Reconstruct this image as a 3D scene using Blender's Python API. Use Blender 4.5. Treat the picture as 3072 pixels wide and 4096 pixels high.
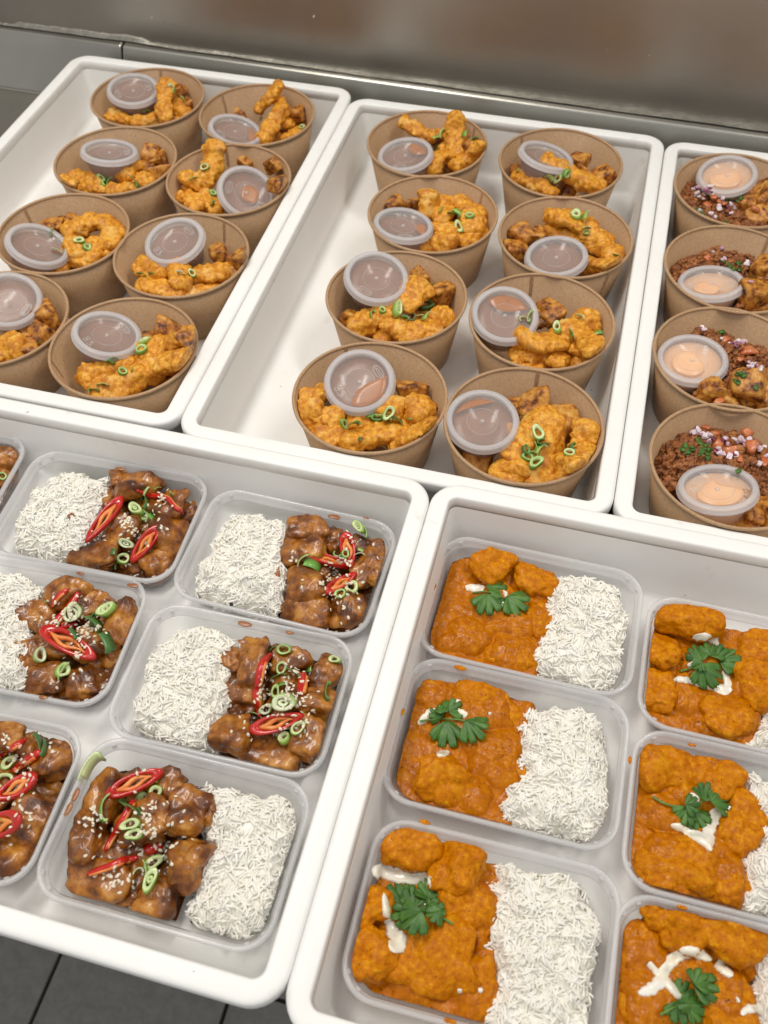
import bpy, math, random
import numpy as np
from mathutils import Vector, Matrix
from mathutils.bvhtree import BVHTree
random.seed(7); RNG = np.random.default_rng(7)
for o in list(bpy.data.objects): bpy.data.objects.remove(o)
S = bpy.context.scene; COL = S.collection
# ------------------------------------------------------------------ camera
YAW = math.radians(15.5); PITCH = 0.651511; ROLL = -0.016641; CH = 0.7069; FPX = 3734.65; K = 3072/1659
CR = Matrix.Rotation(YAW,3,'Z') @ Matrix.Rotation(PITCH,3,'X') @ Matrix.Rotation(ROLL,3,'Z')
CAMP = Vector((0,0,CH))
cd = bpy.data.cameras.new('camera'); cam = bpy.data.objects.new('camera', cd); COL.objects.link(cam)
cam.matrix_world = Matrix.Translation(CAMP) @ CR.to_4x4()
cd.sensor_fit = 'HORIZONTAL'; cd.sensor_width = 36; cd.lens = FPX/3072*36; cd.clip_end = 50; cd.clip_start = .02
cd.dof.use_dof = True; cd.dof.focus_distance = 0.80; cd.dof.aperture_fstop = 11
S.camera = cam
# ------------------------------------------------------------------ world, lamps, exposure
W = bpy.data.worlds.new('World'); S.world = W; W.use_nodes = True
bg = W.node_tree.nodes['Background']; bg.inputs[0].default_value = (1,.985,.955,1); bg.inputs[1].default_value = .49
def area(name, loc, target, sx, sy, power, col):
    l = bpy.data.lights.new(name,'AREA'); l.shape = 'RECTANGLE'; l.size = sx; l.size_y = sy; l.energy = power; l.color = col
    o = bpy.data.objects.new(name,l); COL.objects.link(o); o.location = loc
    o.rotation_euler = (Vector(target)-Vector(loc)).to_track_quat('-Z','Y').to_euler(); return o
area('ceiling_lamp', (-.75,.75,2.0), (-.4,.7,0), 1.2,.26, 21.5, (1,.95,.87))
area('ceiling_lamp', (.75,.95,2.0), (.5,.75,0), 1.0,.22, 12.5, (1,.95,.88))
area('ceiling_lamp', (-.1,-.9,2.1), (-.1,.4,0), 1.2,.4, 5, (.97,.97,1))
S.view_settings.view_transform = 'Standard'; S.view_settings.look = 'None'; S.view_settings.exposure = 0; S.view_settings.gamma = 1
S.render.engine = 'CYCLES'; S.cycles.max_bounces = 8; S.cycles.transparent_max_bounces = 16
S.cycles.sample_clamp_indirect = 6
# ------------------------------------------------------------------ pixel ray helpers (1659-wide reading of the photograph)
def raydir(x,y):
    d = CR @ Vector(((x*K-1536)/FPX, -(y*K-2048)/FPX, -1)); return d.normalized()
def at(x,y,z):
    d = raydir(x,y); return CAMP + d*((z-CH)/d.z)
def imgdir(x,y,ang):   # horizontal world direction that points along ang (degrees, counterclockwise) in the image at x,y
    a = math.radians(ang); q = at(x+8*math.cos(a), y-8*math.sin(a), .045)-at(x,y,.045); return q.normalized()
# ------------------------------------------------------------------ numpy noise
_perm = np.concatenate([RNG.permutation(256)]*3); _g = RNG.normal(size=(256,3)); _g /= np.linalg.norm(_g,axis=1)[:,None]
def pn(P):
    P = np.asarray(P,float); i = np.floor(P).astype(int); f = P-i; i &= 255; u = f*f*f*(f*(f*6-15)+10)
    def c(a,b,d):
        h = _perm[_perm[_perm[(i[:,0]+a)&255]+((i[:,1]+b)&255)]+((i[:,2]+d)&255)]
        return (_g[h]*(f-np.array([a,b,d]))).sum(1)
    L = lambda a,b,t: a+(b-a)*t
    x0=L(c(0,0,0),c(1,0,0),u[:,0]); x1=L(c(0,1,0),c(1,1,0),u[:,0]); x2=L(c(0,0,1),c(1,0,1),u[:,0]); x3=L(c(0,1,1),c(1,1,1),u[:,0])
    return L(L(x0,x1,u[:,1]),L(x2,x3,u[:,1]),u[:,2])*1.6
# ------------------------------------------------------------------ materials
def mat(name):
    m = bpy.data.materials.new(name); m.use_nodes = True; nt = m.node_tree
    return m, nt, nt.nodes['Principled BSDF']
def nd(nt,t,**k):
    n = nt.nodes.new(t)
    for a,b in k.items():
        if a.startswith('i_'): n.inputs[a[2:].replace('_',' ')].default_value = b
        else: setattr(n,a,b)
    return n
def ramp(nt,fac,stops):
    r = nd(nt,'ShaderNodeValToRGB'); e = r.color_ramp.elements
    while len(e)<len(stops): e.new(.5)
    for s,(p,c) in zip(e,stops): s.position=p; s.color=(*c,1)
    nt.links.new(fac,r.inputs[0]); return r.outputs[0]
def coords(nt,kind='Object'):
    if kind=='World': return nd(nt,'ShaderNodeNewGeometry').outputs['Position']
    return nd(nt,'ShaderNodeTexCoord').outputs[kind]
def noise(nt,co,scale,detail=4,rough=.55,stretch=None):
    if stretch:
        mp = nd(nt,'ShaderNodeMapping'); mp.inputs['Scale'].default_value = stretch; nt.links.new(co,mp.inputs[0]); co = mp.outputs[0]
    n = nd(nt,'ShaderNodeTexNoise'); n.inputs['Scale'].default_value=scale; n.inputs['Detail'].default_value=detail; n.inputs['Roughness'].default_value=rough
    nt.links.new(co,n.inputs['Vector']); return n.outputs['Fac']
def bump(nt,b,h,strength,dist,normal=None):
    n = nd(nt,'ShaderNodeBump'); n.inputs['Strength'].default_value=strength; n.inputs['Distance'].default_value=dist
    nt.links.new(h,n.inputs['Height'])
    if normal: nt.links.new(normal,n.inputs['Normal'])
    if b: nt.links.new(n.outputs[0],b.inputs['Normal'])
    return n.outputs[0]
def mix(nt,fac,a,b):
    m = nd(nt,'ShaderNodeMix',data_type='RGBA')
    for s,v in ((0,fac),(6,a),(7,b)):
        if isinstance(v,(int,float)): m.inputs[s].default_value = v
        elif isinstance(v,tuple): m.inputs[s].default_value = (*v,1)
        else: nt.links.new(v,m.inputs[s])
    return m.outputs[2]
def food(name,scale,stops,rough,coat=0,bs=(900,.5,.0008),specks=None,sub=0,spec=.5,tint=None,tint2=None):
    m,nt,b = mat(name); co = coords(nt,'World')
    c = ramp(nt,noise(nt,co,scale,6,.62),stops)
    if tint: c = mix(nt,ramp(nt,noise(nt,co,tint[0],3),[(tint[1],(0,0,0)),(tint[1]+.15,(1,1,1))]),c,tint[2])
    if tint2: c = mix(nt,ramp(nt,noise(nt,co,tint2[0],4),[(tint2[1],(0,0,0)),(tint2[1]+.12,(.8,.8,.8))]),c,tint2[2])
    if specks: c = mix(nt,ramp(nt,noise(nt,co,specks[0],2),[(specks[1],(0,0,0)),(specks[1]+.03,(1,1,1))]),c,specks[2])
    nt.links.new(c,b.inputs['Base Color']); b.inputs['Roughness'].default_value=rough; b.inputs['Coat Weight'].default_value=coat
    b.inputs['Coat Roughness'].default_value=.12; b.inputs['Specular IOR Level'].default_value=spec
    if sub: b.inputs['Subsurface Weight'].default_value=sub; b.inputs['Subsurface Radius'].default_value=(1,1,1); b.inputs['Subsurface Scale'].default_value=.0032
    bump(nt,b,noise(nt,co,bs[0],4,.7),bs[1],bs[2]); return m
M = {}
M['crumb'] = food('fried crumb',230,[(.28,(.36,.10,.005)),(.40,(.60,.215,.009)),(.53,(.80,.350,.016)),(.72,(.91,.57,.11))],.5,.1,(620,.7,.0012),tint=(48,.57,(.86,.52,.13)),tint2=(75,.53,(.52,.165,.008)))
M['potato'] = food('roast potato',110,[(.34,(.04,.012,.003)),(.42,(.23,.066,.007)),(.52,(.52,.20,.02)),(.72,(.74,.44,.10))],.5,.08,(520,.5,.001))
M['teri'] = food('glazed chicken',60,[(.31,(.045,.010,.0008)),(.43,(.17,.045,.003)),(.55,(.38,.130,.011)),(.72,(.64,.31,.06))],.22,.45,(330,.5,.0014),specks=(420,.70,(.05,.018,.006)),spec=.4,tint=(28,.55,(.11,.027,.002)))
M['glaze'] = food('brown sauce',45,[(.3,(.035,.010,.002)),(.55,(.12,.034,.005)),(.8,(.24,.085,.012))],.2,.4,(160,.3,.0014))
M['curry'] = food('curry coated meat',260,[(.26,(.34,.080,.0001)),(.42,(.50,.148,.0001)),(.58,(.62,.215,.0002)),(.78,(.84,.44,.012))],.34,.05,(330,.8,.0012),specks=(420,.70,(.09,.035,.004)),spec=.12,tint=(45,.60,(.68,.29,.004)))
M['currysauce'] = food('curry sauce',170,[(.28,(.36,.090,.0001)),(.5,(.47,.140,.0001)),(.72,(.60,.210,.0002))],.22,.08,(200,.45,.0010),specks=(420,.68,(.10,.035,.002)),spec=.16)
M['mince'] = food('mince',150,[(.3,(.06,.016,.005)),(.45,(.24,.072,.017)),(.60,(.40,.15,.04)),(.8,(.56,.27,.09))],.5,.08,(700,.6,.001))
M['rice'] = food('rice',120,[(.3,(.88,.845,.745)),(.7,(.93,.915,.87))],.55,0,(300,.1,.0003),sub=0,spec=.25)
M['seed'] = food('sesame',200,[(.3,(.84,.74,.55)),(.7,(.90,.85,.72))],.4,0)
M['cream'] = food('cream',60,[(.3,(.86,.78,.58)),(.6,(.88,.85,.76))],.22,.3,(120,.15,.0006))
M['leaf'] = food('coriander',90,[(.3,(.028,.095,.013)),(.7,(.085,.215,.028))],.42,0,(500,.4,.0004))
M['stem'] = food('coriander stem',90,[(.3,(.09,.2,.03)),(.7,(.16,.3,.06))],.4)
def redonion():
    m,nt,b = mat('red onion'); oi=nd(nt,'ShaderNodeObjectInfo'); ad=nd(nt,'ShaderNodeMath',operation='MULTIPLY_ADD'); ad.inputs[1].default_value=.62; nt.links.new(oi.outputs['Random'],ad.inputs[0])
    mu=nd(nt,'ShaderNodeMath',operation='MULTIPLY'); mu.inputs[1].default_value=.55; nt.links.new(noise(nt,coords(nt,'Object'),240,2),mu.inputs[0]); nt.links.new(mu.outputs[0],ad.inputs[2])
    nt.links.new(ramp(nt,ad.outputs[0],[(.27,(.16,.012,.055)),(.37,(.50,.24,.34)),(.52,(.68,.55,.62)),(.8,(.80,.73,.75))]),b.inputs['Base Color']); b.inputs['Roughness'].default_value=.25; return m
M['redonion'] = redonion()
M['tomato'] = food('tomato',90,[(.3,(.50,.10,.025)),(.7,(.68,.25,.09))],.2,.5)
M['chili'] = food('chilli skin',60,[(.3,(.42,.006,.005)),(.7,(.62,.018,.008))],.18,.6,(90,.1,.0005))
M['pith'] = food('chilli pith',150,[(.3,(.72,.12,.015)),(.6,(.82,.30,.06)),(.8,(.85,.55,.25))],.3,.3)
M['bsauce'] = food('dip sauce',50,[(.3,(.24,.085,.026)),(.7,(.34,.125,.035))],.3,.1,(60,.1,.0004),specks=(260,.72,(.08,.03,.01)))
M['thick'] = food('thick dip sauce',50,[(.3,(.40,.135,.025)),(.7,(.52,.19,.04))],.25,.1,(60,.1,.0004),specks=(260,.72,(.10,.04,.01)))
M['mayo'] = food('pink mayonnaise',40,[(.3,(.92,.50,.25)),(.7,(.96,.60,.34))],.3,.2,(70,.3,.0015))
def onion_mat():
    m,nt,b = mat('spring onion'); a = nd(nt,'ShaderNodeVertexColor',layer_name='col'); co = coords(nt,'Object')
    c = mix(nt,noise(nt,co,700,2),a.outputs[0],(.45,.62,.22)); c = mix(nt,.78,c,a.outputs[0])
    nt.links.new(c,b.inputs['Base Color']); b.inputs['Roughness'].default_value=.3; b.inputs['Coat Weight'].default_value=.2
    b.inputs['Subsurface Weight'].default_value=.1; b.inputs['Subsurface Radius'].default_value=(.002,.003,.001)
    return m
M['onion'] = onion_mat()
def plastic(name,trans,col,rough,tl=.5):   # thin translucent plastic
    m,nt,b = mat(name); out = nt.nodes['Material Output']; nt.nodes.remove(b)
    tr = nd(nt,'ShaderNodeBsdfTransparent'); df = nd(nt,'ShaderNodeBsdfDiffuse'); t2 = nd(nt,'ShaderNodeBsdfTranslucent'); gl = nd(nt,'ShaderNodeBsdfGlossy')
    tr.inputs[0].default_value=(.97,.97,.97,1); df.inputs[0].default_value=(*col,1); t2.inputs[0].default_value=(*col,1); gl.inputs['Roughness'].default_value=rough
    a = nd(nt,'ShaderNodeMixShader'); a.inputs[0].default_value=tl; nt.links.new(df.outputs[0],a.inputs[1]); nt.links.new(t2.outputs[0],a.inputs[2])
    c = nd(nt,'ShaderNodeMixShader'); c.inputs[0].default_value=1-trans; nt.links.new(tr.outputs[0],c.inputs[1]); nt.links.new(a.outputs[0],c.inputs[2])
    fr = nd(nt,'ShaderNodeFresnel'); fr.inputs[0].default_value=1.40
    bn = bump(nt,None,noise(nt,coords(nt,'Object'),70,3),.12,.001); nt.links.new(bn,gl.inputs['Normal']); nt.links.new(bn,fr.inputs['Normal'])
    g = nd(nt,'ShaderNodeMixShader'); bf = nd(nt,'ShaderNodeNewGeometry'); iv = nd(nt,'ShaderNodeMath',operation='SUBTRACT'); iv.inputs[0].default_value=1; nt.links.new(bf.outputs['Backfacing'],iv.inputs[1])
    ml = nd(nt,'ShaderNodeMath',operation='MULTIPLY'); nt.links.new(fr.outputs[0],ml.inputs[0]); nt.links.new(iv.outputs[0],ml.inputs[1]); nt.links.new(ml.outputs[0],g.inputs[0]); nt.links.new(c.outputs[0],g.inputs[1]); nt.links.new(gl.outputs[0],g.inputs[2])
    nt.links.new(g.outputs[0],out.inputs[0]); return m
M['tub'] = plastic('clear tub plastic',.91,(.88,.88,.88),.22,.5)
M['tubrim'] = plastic('clear tub rim plastic',.54,(.90,.90,.91),.12,.4)
M['lid'] = plastic('frosted lid plastic',.85,(.90,.89,.90),.14,.25)
M['lidrim'] = plastic('frosted lid edge plastic',.50,(.90,.89,.91),.12,.35)
M['mark'] = plastic('embossed plastic',.55,(.90,.89,.89),.2,.3)
def tray_mat():
    m,nt,b = mat('white polyethylene'); co = coords(nt,'World')
    c = ramp(nt,noise(nt,co,9,5),[(.3,(.86,.86,.835)),(.7,(.90,.90,.885))])
    c = mix(nt,ramp(nt,noise(nt,co,38,3),[(.66,(0,0,0)),(.80,(.5,.5,.5))]),c,(.66,.64,.55))
    c = mix(nt,ramp(nt,noise(nt,co,130,1),[(.80,(0,0,0)),(.815,(.7,.7,.7))]),c,(.40,.36,.28))
    nt.links.new(c,b.inputs['Base Color']); b.inputs['Roughness'].default_value=.42; b.inputs['Specular IOR Level'].default_value=.4
    n1 = bump(nt,None,noise(nt,co,45,3),.12,.003); bump(nt,b,noise(nt,co,500,2),.06,.0006,n1); return m
M['tray'] = tray_mat()
def kraft():
    m,nt,b = mat('kraft paper'); co = coords(nt,'Object')
    f = noise(nt,co,420,5,.7); g = noise(nt,co,28,3); v = noise(nt,co,700,2,.5,(1,1,.18))
    c = ramp(nt,f,[(.3,(.37,.222,.115)),(.55,(.48,.305,.170)),(.8,(.57,.390,.235))])
    c = mix(nt,ramp(nt,g,[(.35,(0,0,0)),(.7,(.4,.4,.4))]),c,(.35,.205,.10))
    c = mix(nt,ramp(nt,noise(nt,co,260,1),[(.76,(0,0,0)),(.79,(.6,.6,.6))]),c,(.14,.07,.03))
    nt.links.new(c,b.inputs['Base Color']); b.inputs['Roughness'].default_value=.48; b.inputs['Specular IOR Level'].default_value=.4
    n1=bump(nt,None,v,.12,.0006); bump(nt,b,g,.10,.002,n1); return m
M['kraft'] = kraft()
def steel(name,col,rough,stretch,bs=.05,blot=.25):
    m,nt,b = mat(name); co = coords(nt,'Object'); b.inputs['Metallic'].default_value=1
    st = noise(nt,co,6,5,.7,stretch); bl = noise(nt,co,4,4,.6)
    c = mix(nt,ramp(nt,bl,[(.35,(0,0,0)),(.7,(1,1,1))]),col,tuple(x*(1-blot) for x in col))
    c = mix(nt,ramp(nt,noise(nt,co,150,1),[(.80,(0,0,0)),(.82,(.5,.5,.5))]),c,tuple(x*.4 for x in col))
    nt.links.new(c,b.inputs['Base Color'])
    mr = nd(nt,'ShaderNodeMapRange'); mr.inputs['To Min'].default_value=rough*.8; mr.inputs['To Max'].default_value=rough*1.25
    nt.links.new(bl,mr.inputs[0]); nt.links.new(mr.outputs[0],b.inputs['Roughness'])
    n1 = bump(nt,None,bl,.03,.02); bump(nt,b,st,bs,.0008,n1); return m
M['wall'] = steel('brushed wall steel',(.42,.39,.355),.30,(2,1,600),.20,.14)
M['upst'] = steel('upstand steel',(.50,.49,.44),.30,(3,60,400),.08)
M['count'] = steel('counter steel',(.62,.60,.55),.36,(3,400,60),.08)
M['seal'] = food('silver sealant',90,[(.3,(.26,.25,.21)),(.7,(.42,.40,.35))],.35,.2,(180,.6,.002)); M['seal'].node_tree.nodes['Principled BSDF'].inputs['Metallic'].default_value=.7
def tile_mat():
    m,nt,b = mat('grey floor tile'); co = coords(nt,'World')
    c = ramp(nt,noise(nt,co,60,6,.7),[(.3,(.17,.167,.158)),(.7,(.25,.245,.232))])
    c = mix(nt,ramp(nt,noise(nt,co,7,4),[(.5,(0,0,0)),(.75,(.5,.5,.5))]),c,(.12,.12,.115))
    nt.links.new(c,b.inputs['Base Color']); b.inputs['Roughness'].default_value=.6; bump(nt,b,noise(nt,co,300,3),.2,.001); return m
M['tile'] = tile_mat()
M['grout'] = food('grout',80,[(.3,(.02,.02,.018)),(.7,(.045,.043,.04))],.8)
# ------------------------------------------------------------------ mesh helpers
def mesh(name,V,F,m,smooth=True):
    me = bpy.data.meshes.new(name); V = np.asarray(V,float)
    me.from_pydata(V.tolist(),[],F.tolist() if isinstance(F,np.ndarray) else F)
    if smooth: me.polygons.foreach_set('use_smooth',np.ones(len(me.polygons),bool))
    for q in (m if isinstance(m,(list,tuple)) else [m]): me.materials.append(q)
    me.update(); return me
def link(name,me,parent=None,loc=(0,0,0)):
    o = bpy.data.objects.new(name,me); COL.objects.link(o); o.location = loc
    if parent: o.parent = parent
    return o
def wobj(name,V,F,m,parent=None,smooth=True):     # world-space verts -> object with its origin at its middle bottom
    V = np.asarray(V,float); c = np.array([*(V[:,:2].min(0)+V[:,:2].max(0))/2,V[:,2].min()])
    if parent is not None: c0 = np.array(parent.location)
    else: c0 = 0
    return link(name,mesh(name,V-c,F,m,smooth),parent,tuple(c-c0))
def empty(name,loc,rz=0):
    o = bpy.data.objects.new(name,None); COL.objects.link(o); o.empty_display_size=.02; o.location=loc; o.rotation_euler=(0,0,rz); return o
def tag(o,label,cat,group=None):
    o['label']=label; o['category']=cat
    if group: o['group']=group
    return o
def struct(o): o['kind']='structure'; return o
def rrect(hx,hy,r,n=6):
    P=[]
    for cx,cy,a0 in ((hx-r,hy-r,0),(-hx+r,hy-r,90),(-hx+r,-hy+r,180),(hx-r,-hy+r,270)):
        for i in range(n+1):
            a=math.radians(a0+90*i/n); P.append((cx+r*math.cos(a),cy+r*math.sin(a)))
    return P
def loft(rings,closed=False,cap0=False,cap1=False):
    n=len(rings[0]); V=[p for r in rings for p in r]; F=[]
    m=len(rings)
    for i in range(m if closed else m-1):
        a=i*n; b=((i+1)%m)*n
        for j in range(n): k=(j+1)%n; F.append((a+j,a+k,b+k,b+j))
    if cap0: F.append(tuple(range(n))[::-1])
    if cap1: F.append(tuple(range((m-1)*n,m*n)))
    return V,F
def lathe(prof,n=64,closed=False):
    R=[[(r*math.cos(2*math.pi*j/n),r*math.sin(2*math.pi*j/n),z) for j in range(n)] for r,z in prof]
    return loft(R,closed)
def tube(pts,r,n=8):
    R=[]; pts=[Vector(p) for p in pts]
    for i,p in enumerate(pts):
        t=(pts[min(i+1,len(pts)-1)]-pts[max(i-1,0)]).normalized(); a=t.cross(Vector((0,0,1)));
        if a.length<1e-3: a=t.cross(Vector((1,0,0)))
        a.normalize(); b=t.cross(a); rr=r[i] if isinstance(r,(list,tuple)) else r
        R.append([tuple(p+rr*(a*math.cos(2*math.pi*j/n)+b*math.sin(2*math.pi*j/n))) for j in range(n)])
    return loft(R,False,True,True)
def join(parts):
    V=[];F=[]
    for v,f in parts:
        k=len(V); V+=list(map(tuple,v)); F+=[tuple(i+k for i in q) for q in f]
    return V,F
def box(x0,x1,y0,y1,z0,z1):
    V=[(x,y,z) for z in (z0,z1) for y in (y0,y1) for x in (x0,x1)]
    return V,[(0,2,3,1),(4,5,7,6),(0,1,5,4),(2,6,7,3),(1,3,7,5),(0,4,6,2)]
# ------------------------------------------------------------------ structure: counter, upstand, wall, floor
c = wobj('counter',*box(-1.6,1.0,.13,1.30,-.04,0),M['count'],smooth=False); struct(c)
def bev(o,w,n=2):
    b=o.modifiers.new('bevel','BEVEL'); b.width=w; b.segments=n; b.limit_method='ANGLE'; return o
bev(c,.004)
def uy(x,top): return (1.168-.028*(x+.87)) if top else (1.137-.016*(x+.87))
up = tag(empty('steel_upstand',(-.3,1.15,0)),'low grey steel upstand with a vertical joint along the back of the counter','upstand')
for x0,x1 in ((-1.6,-.6905),(-.6885,1.0)):
    V=[];
    for x in (x0,x1):
        V+=[(x,uy(x,0),.0005),(x,uy(x,1),.0725),(x,uy(x,1)+.006,.0735),(x,1.24,.0735),(x,1.24,.0005)]
    F=[(0,1,6,5),(1,2,7,6),(2,3,8,7),(3,4,9,8),(0,5,9,4),(0,4,3,2,1),(5,6,7,8,9)]
    bev(wobj('upstand_panel',V,F,M['upst'],up,False),.0025,3)
V,F=tube([(x,uy(x,0)-.0008,.001) for x in np.linspace(-1.6,.9,30)],.0022)
wobj('sealant_joint',V,F,M['upst'],up)
def wy(x): return 1.1705-.0145*(x+.3)
wl = tag(empty('steel_wall',(-.3,1.2,.08)),'dark brushed stainless steel wall cladding behind the counter','wall')
V=[(-1.6,wy(-1.6),.074),(1.0,wy(1.0),.074),(1.0,wy(1.0),1.3),(-1.6,wy(-1.6),1.3)]; V+=[(x,y+.03,z) for x,y,z in V]
wobj('wall_panel',V,[(0,1,2,3),(7,6,5,4),(0,4,5,1),(2,6,7,3),(0,3,7,4),(1,5,6,2)],M['wall'],wl,False)
xs=np.linspace(-1.5,.95,220); R=[]
for i,x in enumerate(xs):
    wdt=.003+.003*(pn(np.array([[x*14,3.3,0]]))[0]+.5)+.012*max(0,min(1,(x+.7)/.8)); h=.0016+.0022*max(0,pn(np.array([[x*30,1.1,5]]))[0])+(.003 if -.86<x<-.66 else 0)
    R.append([(x,wy(x)+.004,.0745),(x,wy(x)-.0005,.0745+h*1.5),(x,wy(x)-wdt*.45,.0745+h*.9),(x,wy(x)-wdt,.0747)])
n=4;V=[p for r in R for p in r];F=[(i*n+j,i*n+n+j,i*n+n+j+1,i*n+j+1) for i in range(len(R)-1) for j in range(3)]
wobj('sealant_bead',V,F,M['seal'],wl)
for (px,py,s) in ((322,45,.0016),(351,53,.0008),(675,41,.0022),(1310,108,.001),(1403,119,.001)):   # dried specks stuck to the wall
    d=raydir(px,py); t=(1.166-CAMP.y)/d.y; q=CAMP+d*t; q.y=wy(q.x)-.0002
    V,F=tube([q+Vector((0,0,-s)),q,q+Vector((s*.3,0,s))],[s*.25,s*.5,s*.2],6); wobj('dried_speck',V,F,M['seed'] if s>.0009 else M['glaze'],wl)
fl = link('floor',mesh('floor',*box(-2.2,1.6,-1.2,1.4,-.93,-.908),M['grout'],False)); struct(fl)
ti=mesh('tile',*box(-.1385,.1385,-.1385,.1385,0,.010),M['tile'],False)
for i in range(-3,4):
    for j in range(-2,3):
        t=link('tile',ti,fl,(-.4605+.283*i,.14+.283*j-.06,-.910+RNG.uniform(0,.0006))); t.rotation_euler=(0,0,0); bev(t,.002)
V,F=tube([at(740,2153,-.898)+Vector((-.001,.004,0)),at(740,2153,-.898),at(740,2153,-.898)+Vector((.001,-.004,0))],[.0006,.001,.0005],6)
tag(wobj('dropped_rice_grain',V,F,M['rice']),'single dropped grain of rice lying on the dark floor tile','rice grain')
# ------------------------------------------------------------------ trays
def tray(x0,x1,y0,y1,label,ribs=(),dz=0):
    hx,hy=(x1-x0)/2,(y1-y0)/2; root=tag(empty('food_tray',((x0+x1)/2,(y0+y1)/2,dz)),label,'tray','white food trays on the steel counter')
    n=8
    def ring(ins,z,r): return [(x,y,z) for x,y in rrect(hx-ins,hy-ins,r,n)]
    T=.0745; P=[(.006,T-.0125,.019),(.0012,T-.0132,.024),(0,T-.011,.025),(0,T-.0028,.025),(.0008,T-.0010,.0245),(.0026,T-.0002,.023),(.0040,T,.022),(.0085,T,.019),(.0132,T,.0105),(.0146,T-.0003,.009),(.0154,T-.0013,.008),(.0158,T-.0038,.0075),(.0165,T-.011,.0075)]
    R=[ring(*q) for q in P]; V,F=loft(R+[ring(.0085,T-.0105,.018)],True)
    V=np.array(V); V[:,2]+=.0006*pn(V*22+hx*90); V[:,:2]+=.0010*np.stack([pn(V*13+7),pn(V*13+31)],1)
    link('tray_rim',mesh('tray_rim',V,F,M['tray']),root)
    Q=[(.0164,T-.0105,.0075),(.0205,.030,.010),(.0235,.0105,.012),(.0255,.0065,.012),(.0295,.0045,.012)]
    V,F=loft([ring(*q) for q in Q]+[ring(.10,.004,.01)],False,False,True)
    link('inner_wall',mesh('inner_wall',V,F,M['tray']),root)
    V,F=loft([ring(.0088,T-.0115,.018),ring(.0125,.010-dz,.02),ring(.015,.0008-dz,.018)],False,False,True)
    link('outer_wall',mesh('outer_wall',V,F,M['tray']),root)
    for rx in ribs:
        V,F=box(rx-.004,rx+.004,-hy+.002,-hy+.012,.012,T-.0118); bev(link('rib',mesh('rib',V,F,M['tray'],False),root),.0012)
    return root
tray(-.7390,-.3412,.510,1.126,'white plastic tray at the back left holding eight bowls',(.165,.183,-.1,-.06))
tray(-.3402,.0588,.505,1.108,'white plastic tray at the back middle holding eight bowls of chicken',(-.165,-.13,-.09,.18,.193))
tray(.0594,.4595,.503,1.102,'white plastic tray at the back right holding bowls of mince',(-.16,-.1))
tray(-.693,-.0926,.0775,.499,'white plastic tray at the front left holding boxes of sesame chicken',(),.011)
tray(-.0918,.508,.070,.502,'white plastic tray at the front right holding boxes of orange curry',(),.011)
# ------------------------------------------------------------------ takeaway boxes
BOX={'D2':(-.3772,.4185,1.9),'D3':(-.2016,.4127,-1.2),'D5':(-.2042,.2896,1.2),'D7':(-.2019,.1691,.3),'E1':(.0094,.4131,-.7),'E2':(.0109,.2922,0),'E3':(.0182,.1627,.6),
'E4':(.1856,.3955,-.4),'E5':(.186,.2748,0),'E6':(.1865,.1540,.3),'D4':(-.3837,.2985,3.4),'D6':(-.3775,.1637,2.7),'D1':(-.559,.4189,3.5)}
BN={'D1':('clear box of sauced chicken at rear left corner of sesame tray','rear left box of sesame tray'),
'D2':('clear box with rice left, chicken right and a brown stain on the rice','rear middle box of sesame tray'),
'D3':('clear box of rice and chicken in the rear right corner of sesame tray','rear right box of sesame tray'),
'D4':('clear box with one thick red chilli ring, left of the middle row','middle left box of sesame tray'),
'D5':('clear box of rice and chicken with white onion chunk, right of middle row','middle right box of sesame tray'),
'D6':('clear box of chicken cut by the left edge in the front row','front left box of sesame tray'),
'D7':('clear box turned round with chicken at left and rice at right','front right box of sesame tray'),
'E1':('clear box of curry with little cream, rear left of curry tray','rear left box of curry tray'),
'E2':('clear box of curry and rice between two boxes, left of curry tray','middle left box of curry tray'),
'E3':('clear box of curry with thick white cream stripes, front left of curry tray','front left box of curry tray'),
'E4':('clear box filled high with curry, rear right of curry tray','rear right box of curry tray'),
'E5':('clear box of curry with pointed cream splash, middle right of curry tray','middle right box of curry tray'),
'E6':('clear box of curry with arched cream drizzle, front right of curry tray','front right box of curry tray')}
FLZ=.0155
def rr(hx,hy,r,z): return [(x,y,z) for x,y in rrect(hx,hy,r,8)]
def mk_tub():
    o=[(.0725,.0452,.017,.0006),(.0745,.0472,.019,.0035),(.0808,.0543,.0215,.0289)]
    i=[(.0800,.0535,.0208,.0289),(.0737,.0464,.0182,.0042),(.0718,.0445,.0165,.0014)]
    V,F=loft([rr(*q) for q in o+i],False,True,True); return mesh('tub',V,F,M['tub'])
def mk_rim():
    p=[(.0808,.0543,.0215,.0475),(.0822,.0560,.0220,.0480),(.0828,.0567,.0225,.0520),(.0845,.0585,.0235,.0522),(.0858,.0598,.0245,.0515),(.0861,.0601,.0248,.0535),(.0860,.0600,.0247,.0548),(.0852,.0592,.0240,.0556),
       (.0838,.0578,.0230,.0556),(.0828,.0568,.0222,.0548),(.0822,.0562,.0218,.0530),(.0816,.0552,.0214,.0487),(.0802,.0537,.0208,.0480)]
    V,F=loft([rr(a,b,c,z-.0186) for a,b,c,z in p],True); return mesh('rim',V,F,M['tubrim'])
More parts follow.
